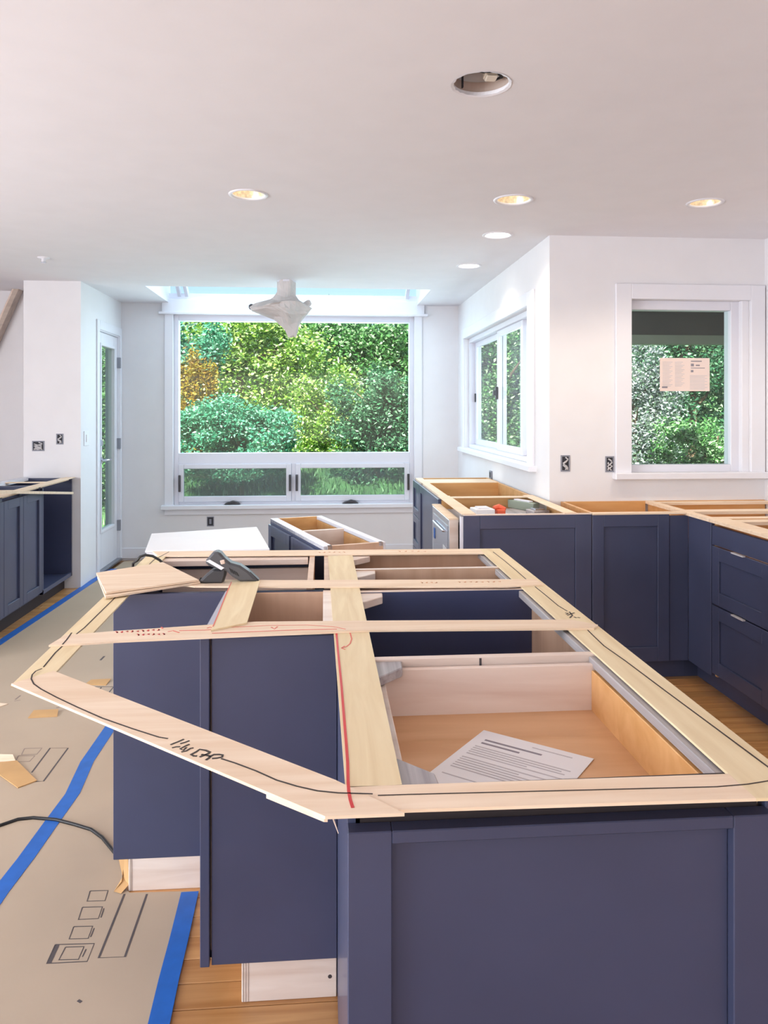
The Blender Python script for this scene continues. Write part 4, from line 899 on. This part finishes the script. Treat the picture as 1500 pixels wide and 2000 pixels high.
lbox('far_end', 0, .018, .045, WW - .035, 0, HH, 'orange'); lbox('near_end', LL - .018, LL, .02, WW - .012, 0, HH + .001, 'plyv'); lbox('partition', LL * .48, LL * .48 + .022, .045, WW - .035, 0, HH - .004, 'maple')
lbox('bottom', .018, LL - .018, .02, WW - .012, .02, .04, 'orange'); lbox('back_lining', .018, LL - .018, WW - .036, WW - .0125, .04, HH - .02, 'orange')
for u0, u1 in ((.02, LL * .47), (LL * .50, LL - .02)):
    d = lbox('door', u0, u1, -.006, 0, .03, HH - .03, 'navy'); lbox('stile', u0, u0 + .06, -.018, -.006, .03, HH - .03, 'navy', d); lbox('stile', u1 - .06, u1, -.018, -.006, .03, HH - .03, 'navy', d); lbox('top_rail', u0 + .06, u1 - .06, -.018, -.006, HH - .09, HH - .03, 'navy', d)
W4 = [pz(x, y, .75) for x, y in ((298, 1043), (500, 1030), (524, 1072), (286, 1076))]
ct = thing('white_carton', 'large plain white carton standing beyond the far left corner of the island', 'box', (sum(p[0] for p in W4) / 4, sum(p[1] for p in W4) / 4, 0))
MB().prism([p[:2] for p in W4], 0, .742).build('body', M['carton'], ct, .004)
cxy = Vector((sum(p[0] for p in W4) / 4, sum(p[1] for p in W4) / 4))
MB().prism([tuple(cxy + (Vector(p[:2]) - cxy) * 1.02) for p in W4], .742, .752).build('lid', M['white'], ct, .002)

# ------------------------------------------------------------------ outside: lawn, porch, shrubs and trees
def hgt(x, y):
    e = max(0, min(1, (y - 8.6) / 3.2)); return -.35 + (.95 + .12 * math.sin(x * .7)) * e * e * (3 - 2 * e) + .02 * max(0, y - 12)
b = MB(); nx, ny = 60, 50; xs = np.linspace(-16, 20, nx); ys = np.linspace(4.3, 34, ny)
b.add([(x, y, hgt(x, y)) for y in ys for x in xs], [(j*nx+i, j*nx+i+1, (j+1)*nx+i+1, (j+1)*nx+i) for j in range(ny-1) for i in range(nx-1)])
struct(b.build('ground', M['grass'], smooth=True), 'green lawn rising behind the house')
def leaves(n, c, r, size, spread=.35, clumps=40):
    th = rng.random((clumps, 3)) * 2 - 1; th /= np.maximum(1, np.linalg.norm(th, axis=1))[:, None] + 0
    cc_ = th * (.35 + .65 * rng.random((clumps, 1)) ** .5)
    pts = cc_[rng.integers(0, clumps, n)] + rng.normal(0, spread * .5, (n, 3)); pts = pts * np.array(r) + np.array(c)
    pts = pts[(pts[:, 2] > c[2] - r[2] * 1.15) & (pts[:, 2] > np.array([hgt(p[0], p[1]) for p in pts]) + .03)]; n = len(pts)
    a = rng.normal(size=(n, 3)); a[:, 2] *= .6; a /= np.linalg.norm(a, axis=1)[:, None]
    q = rng.normal(size=(n, 3)); q = np.cross(a, q); q /= np.linalg.norm(q, axis=1)[:, None]
    s = size * (.6 + .8 * rng.random((n, 1)))
    V = np.stack([pts - a * s, pts + q * s * .48 - a * s * .1, pts + a * s, pts - q * s * .48 - a * s * .1], 1).reshape(-1, 3)
    return V
def tree(name, label, cat, x, y, zc, rx, ry, rz_, n, size, m, trunk=.10, group='trees and shrubs outside', spread=.35, clumps=40, lean=0):
    n = int(n * 2.8); size *= .50; clumps *= 2; spread *= .55
    z0 = hgt(x, y); t = thing(name, label, cat, (x, y, z0), group)
    V = leaves(n, (x + lean, y, zc), (rx, ry, rz_), size, spread, clumps) - np.array((x, y, z0))
    k = len(V) // 4; me = bpy.data.meshes.new('foliage'); me.vertices.add(len(V)); me.vertices.foreach_set('co', V.astype(np.float32).ravel())
    me.loops.add(len(V)); me.loops.foreach_set('vertex_index', np.arange(len(V), dtype=np.int32)); me.polygons.add(k)
    me.polygons.foreach_set('loop_start', np.arange(0, len(V), 4, dtype=np.int32)); me.polygons.foreach_set('loop_total', np.full(k, 4, dtype=np.int32)); me.update(calc_edges=True)
    me.materials.append(m); o = bpy.data.objects.new('foliage', me); COL.objects.link(o); o.parent = t
    b = MB(); top = zc + rz_ * .5
    b.tube([(x, y, z0 - .1), (x + .03, y, z0 + (top - z0) * .4), (x + lean * .6 - .04, y + .02, z0 + (top - z0) * .75), (x + lean, y, top)], [trunk, trunk * .8, trunk * .55, trunk * .2], 8)
    for j in range(5):
        a = j * 1.9 + x; hb = z0 + (top - z0) * (.35 + .1 * j)
        b.tube([(x + .01, y, hb), (x + rx * .4 * math.cos(a), y + ry * .4 * math.sin(a), hb + rz_ * .25), (x + rx * .8 * math.cos(a), y + ry * .8 * math.sin(a), hb + rz_ * .4)], [trunk * .45, trunk * .3, trunk * .1], 6)
    b.build('trunk', M['bark'], t); return t
def pX(px_, Y): return py(px_, 800, Y)[0]
tree('fern_shrub', 'blue green feathery shrub low in the picture window', 'shrub', pX(470, 10.4), 10.4, .98, .95, .5, .62, 9000, 0.055, L_teal, .04)
tree('amber_shrub', 'amber leaved shrub at the side of the picture window', 'shrub', pX(388, 12.1), 12.1, 1.45, .42, .32, 1.0, 5000, 0.054, L_amb, .04)
tree('dark_shrub', 'dark green shrub on the right of the picture window', 'shrub', pX(735, 10.9), 10.9, 1.1, .85, .45, 1.0, 9000, 0.060, L_dark, .05)
tree('leafy_bush', 'bright yellow green bush in the middle of the picture window', 'shrub', pX(640, 12.5), 12.5, 1.15, .75, .35, 1.15, 4200, 0.060, L_yel, .04)
tree('leafy_tree', 'yellow green tree spreading across the top of the picture window', 'tree', pX(470, 15.2), 15.2, 2.35, 2.1, .55, 1.17, 7500, 0.094, L_yel, .09, spread=.4, clumps=60)
tree('leafy_tree', 'mid green tree behind the dark shrub', 'tree', pX(720, 17), 17.0, 2.36, 1.7, .6, 1.32, 8500, 0.100, L_grn, .11, spread=.4, clumps=60)
tree('leafy_tree', 'slim green tree beside the amber shrub', 'tree', pX(350, 13.6), 13.6, 1.93, .95, .45, 1.4, 8000, 0.078, L_teal, .08)
tree('leafy_tree', 'tall green tree with reddish trunk behind the yellow tree', 'tree', pX(540, 19), 19.0, 2.25, 2.75, .7, 1.95, 9000, 0.132, L_grn, .17, spread=.4, clumps=60)
tree('leafy_tree', 'tall deep green tree at the far back of the garden', 'tree', pX(680, 22), 22.0, 2.4, 3.1, .9, 2.2, 11000, 0.143, L_dark, .14, spread=.4, clumps=60)
tree('leafy_tree', 'tall dark tree far behind the slim tree', 'tree', pX(380, 25.5), 25.5, 2.4, 3.2, .9, 2.3, 13000, 0.143, L_dark, .14, spread=.4, clumps=60)
tree('leafy_tree', 'green tree outside the glazed door', 'tree', -3.35, 10.6, 1.5, 1.0, .9, 1.6, 8000, .065, L_grn, .08)
tree('leafy_tree', 'bright tree outside the near panel of the sliding window', 'tree', 3.1, 13.2, 1.75, 1.2, .7, 1.8, 12000, 0.073, L_grn, .09)
tree('leafy_tree', 'tall green tree beyond the sliding window', 'tree', 5.2, 19.2, 2.7, 1.9, .8, 2.7, 12000, 0.127, L_yel, .14)
tree('leafy_tree', 'green tree outside the stickered window', 'tree', 6.6, 13.2, 2.0, 1.45, .8, 2.1, 12000, 0.075, L_dark, .10)
tree('pale_shrub', 'pale silvery shrub outside the stickered window', 'shrub', 4.55, 10.8, 1.3, .75, .42, 1.3, 9000, 0.050, L_pale, .05)
tree('leafy_bush', 'green bush low outside the stickered window', 'shrub', 4.85, 9.0, .75, 1.0, .45, .7, 8000, 0.050, L_grn, .04)
tree('leafy_tree', 'tall tree behind the pale shrub and the porch', 'tree', 7.9, 16.5, 2.8, 1.9, 1.2, 2.6, 13000, .12, L_grn, .15)
# blades of the lawn
n = 24000; gx = rng.uniform(-5, 7.5, n); gy = rng.uniform(8.2, 12.8, n); gz = np.array([hgt(a, c) for a, c in zip(gx, gy)])
an = rng.uniform(0, math.pi, n); hb = rng.uniform(.04, .12, n); dx, dy = np.cos(an) * .012, np.sin(an) * .012; lx, ly_ = rng.normal(0, .03, n), rng.normal(0, .03, n)
V = np.stack([np.stack([gx - dx, gy - dy, gz - .01], 1), np.stack([gx + dx, gy + dy, gz - .01], 1), np.stack([gx + lx, gy + ly_, gz + hb], 1)], 1).reshape(-1, 3)
me = bpy.data.meshes.new('grass_blades'); me.vertices.add(len(V)); me.vertices.foreach_set('co', V.astype(np.float32).ravel()); me.loops.add(len(V)); me.loops.foreach_set('vertex_index', np.arange(len(V), dtype=np.int32))
me.polygons.add(n); me.polygons.foreach_set('loop_start', np.arange(0, len(V), 3, dtype=np.int32)); me.polygons.foreach_set('loop_total', np.full(n, 3, dtype=np.int32)); me.update(calc_edges=True); me.materials.append(L_grn)
go = bpy.data.objects.new('grass_blades', me); COL.objects.link(go); tag(go, 'short green grass of the lawn outside', 'grass', kind='stuff')
# porch over the nook and the wing wall beside the door
po = thing('porch_roof', 'grey porch soffit and beam outside the stickered window', 'porch', (3.2, 5.5, 1.96))
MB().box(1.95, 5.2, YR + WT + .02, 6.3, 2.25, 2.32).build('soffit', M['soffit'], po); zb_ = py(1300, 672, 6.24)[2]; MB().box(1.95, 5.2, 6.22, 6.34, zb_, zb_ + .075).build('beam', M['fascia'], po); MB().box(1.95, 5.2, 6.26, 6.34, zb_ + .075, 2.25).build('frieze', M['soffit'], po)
MB().box(5.05, 5.17, 6.23, 6.35, -.4, 2.0).build('post', M['fascia'], po)
struct(MB().box(-2.105, XL - WD - .02, YB + .1, YB + .5, -.35, 2.72).build('wall_outer', M['siding']), 'grey blue outer wall return beside the glazed door')
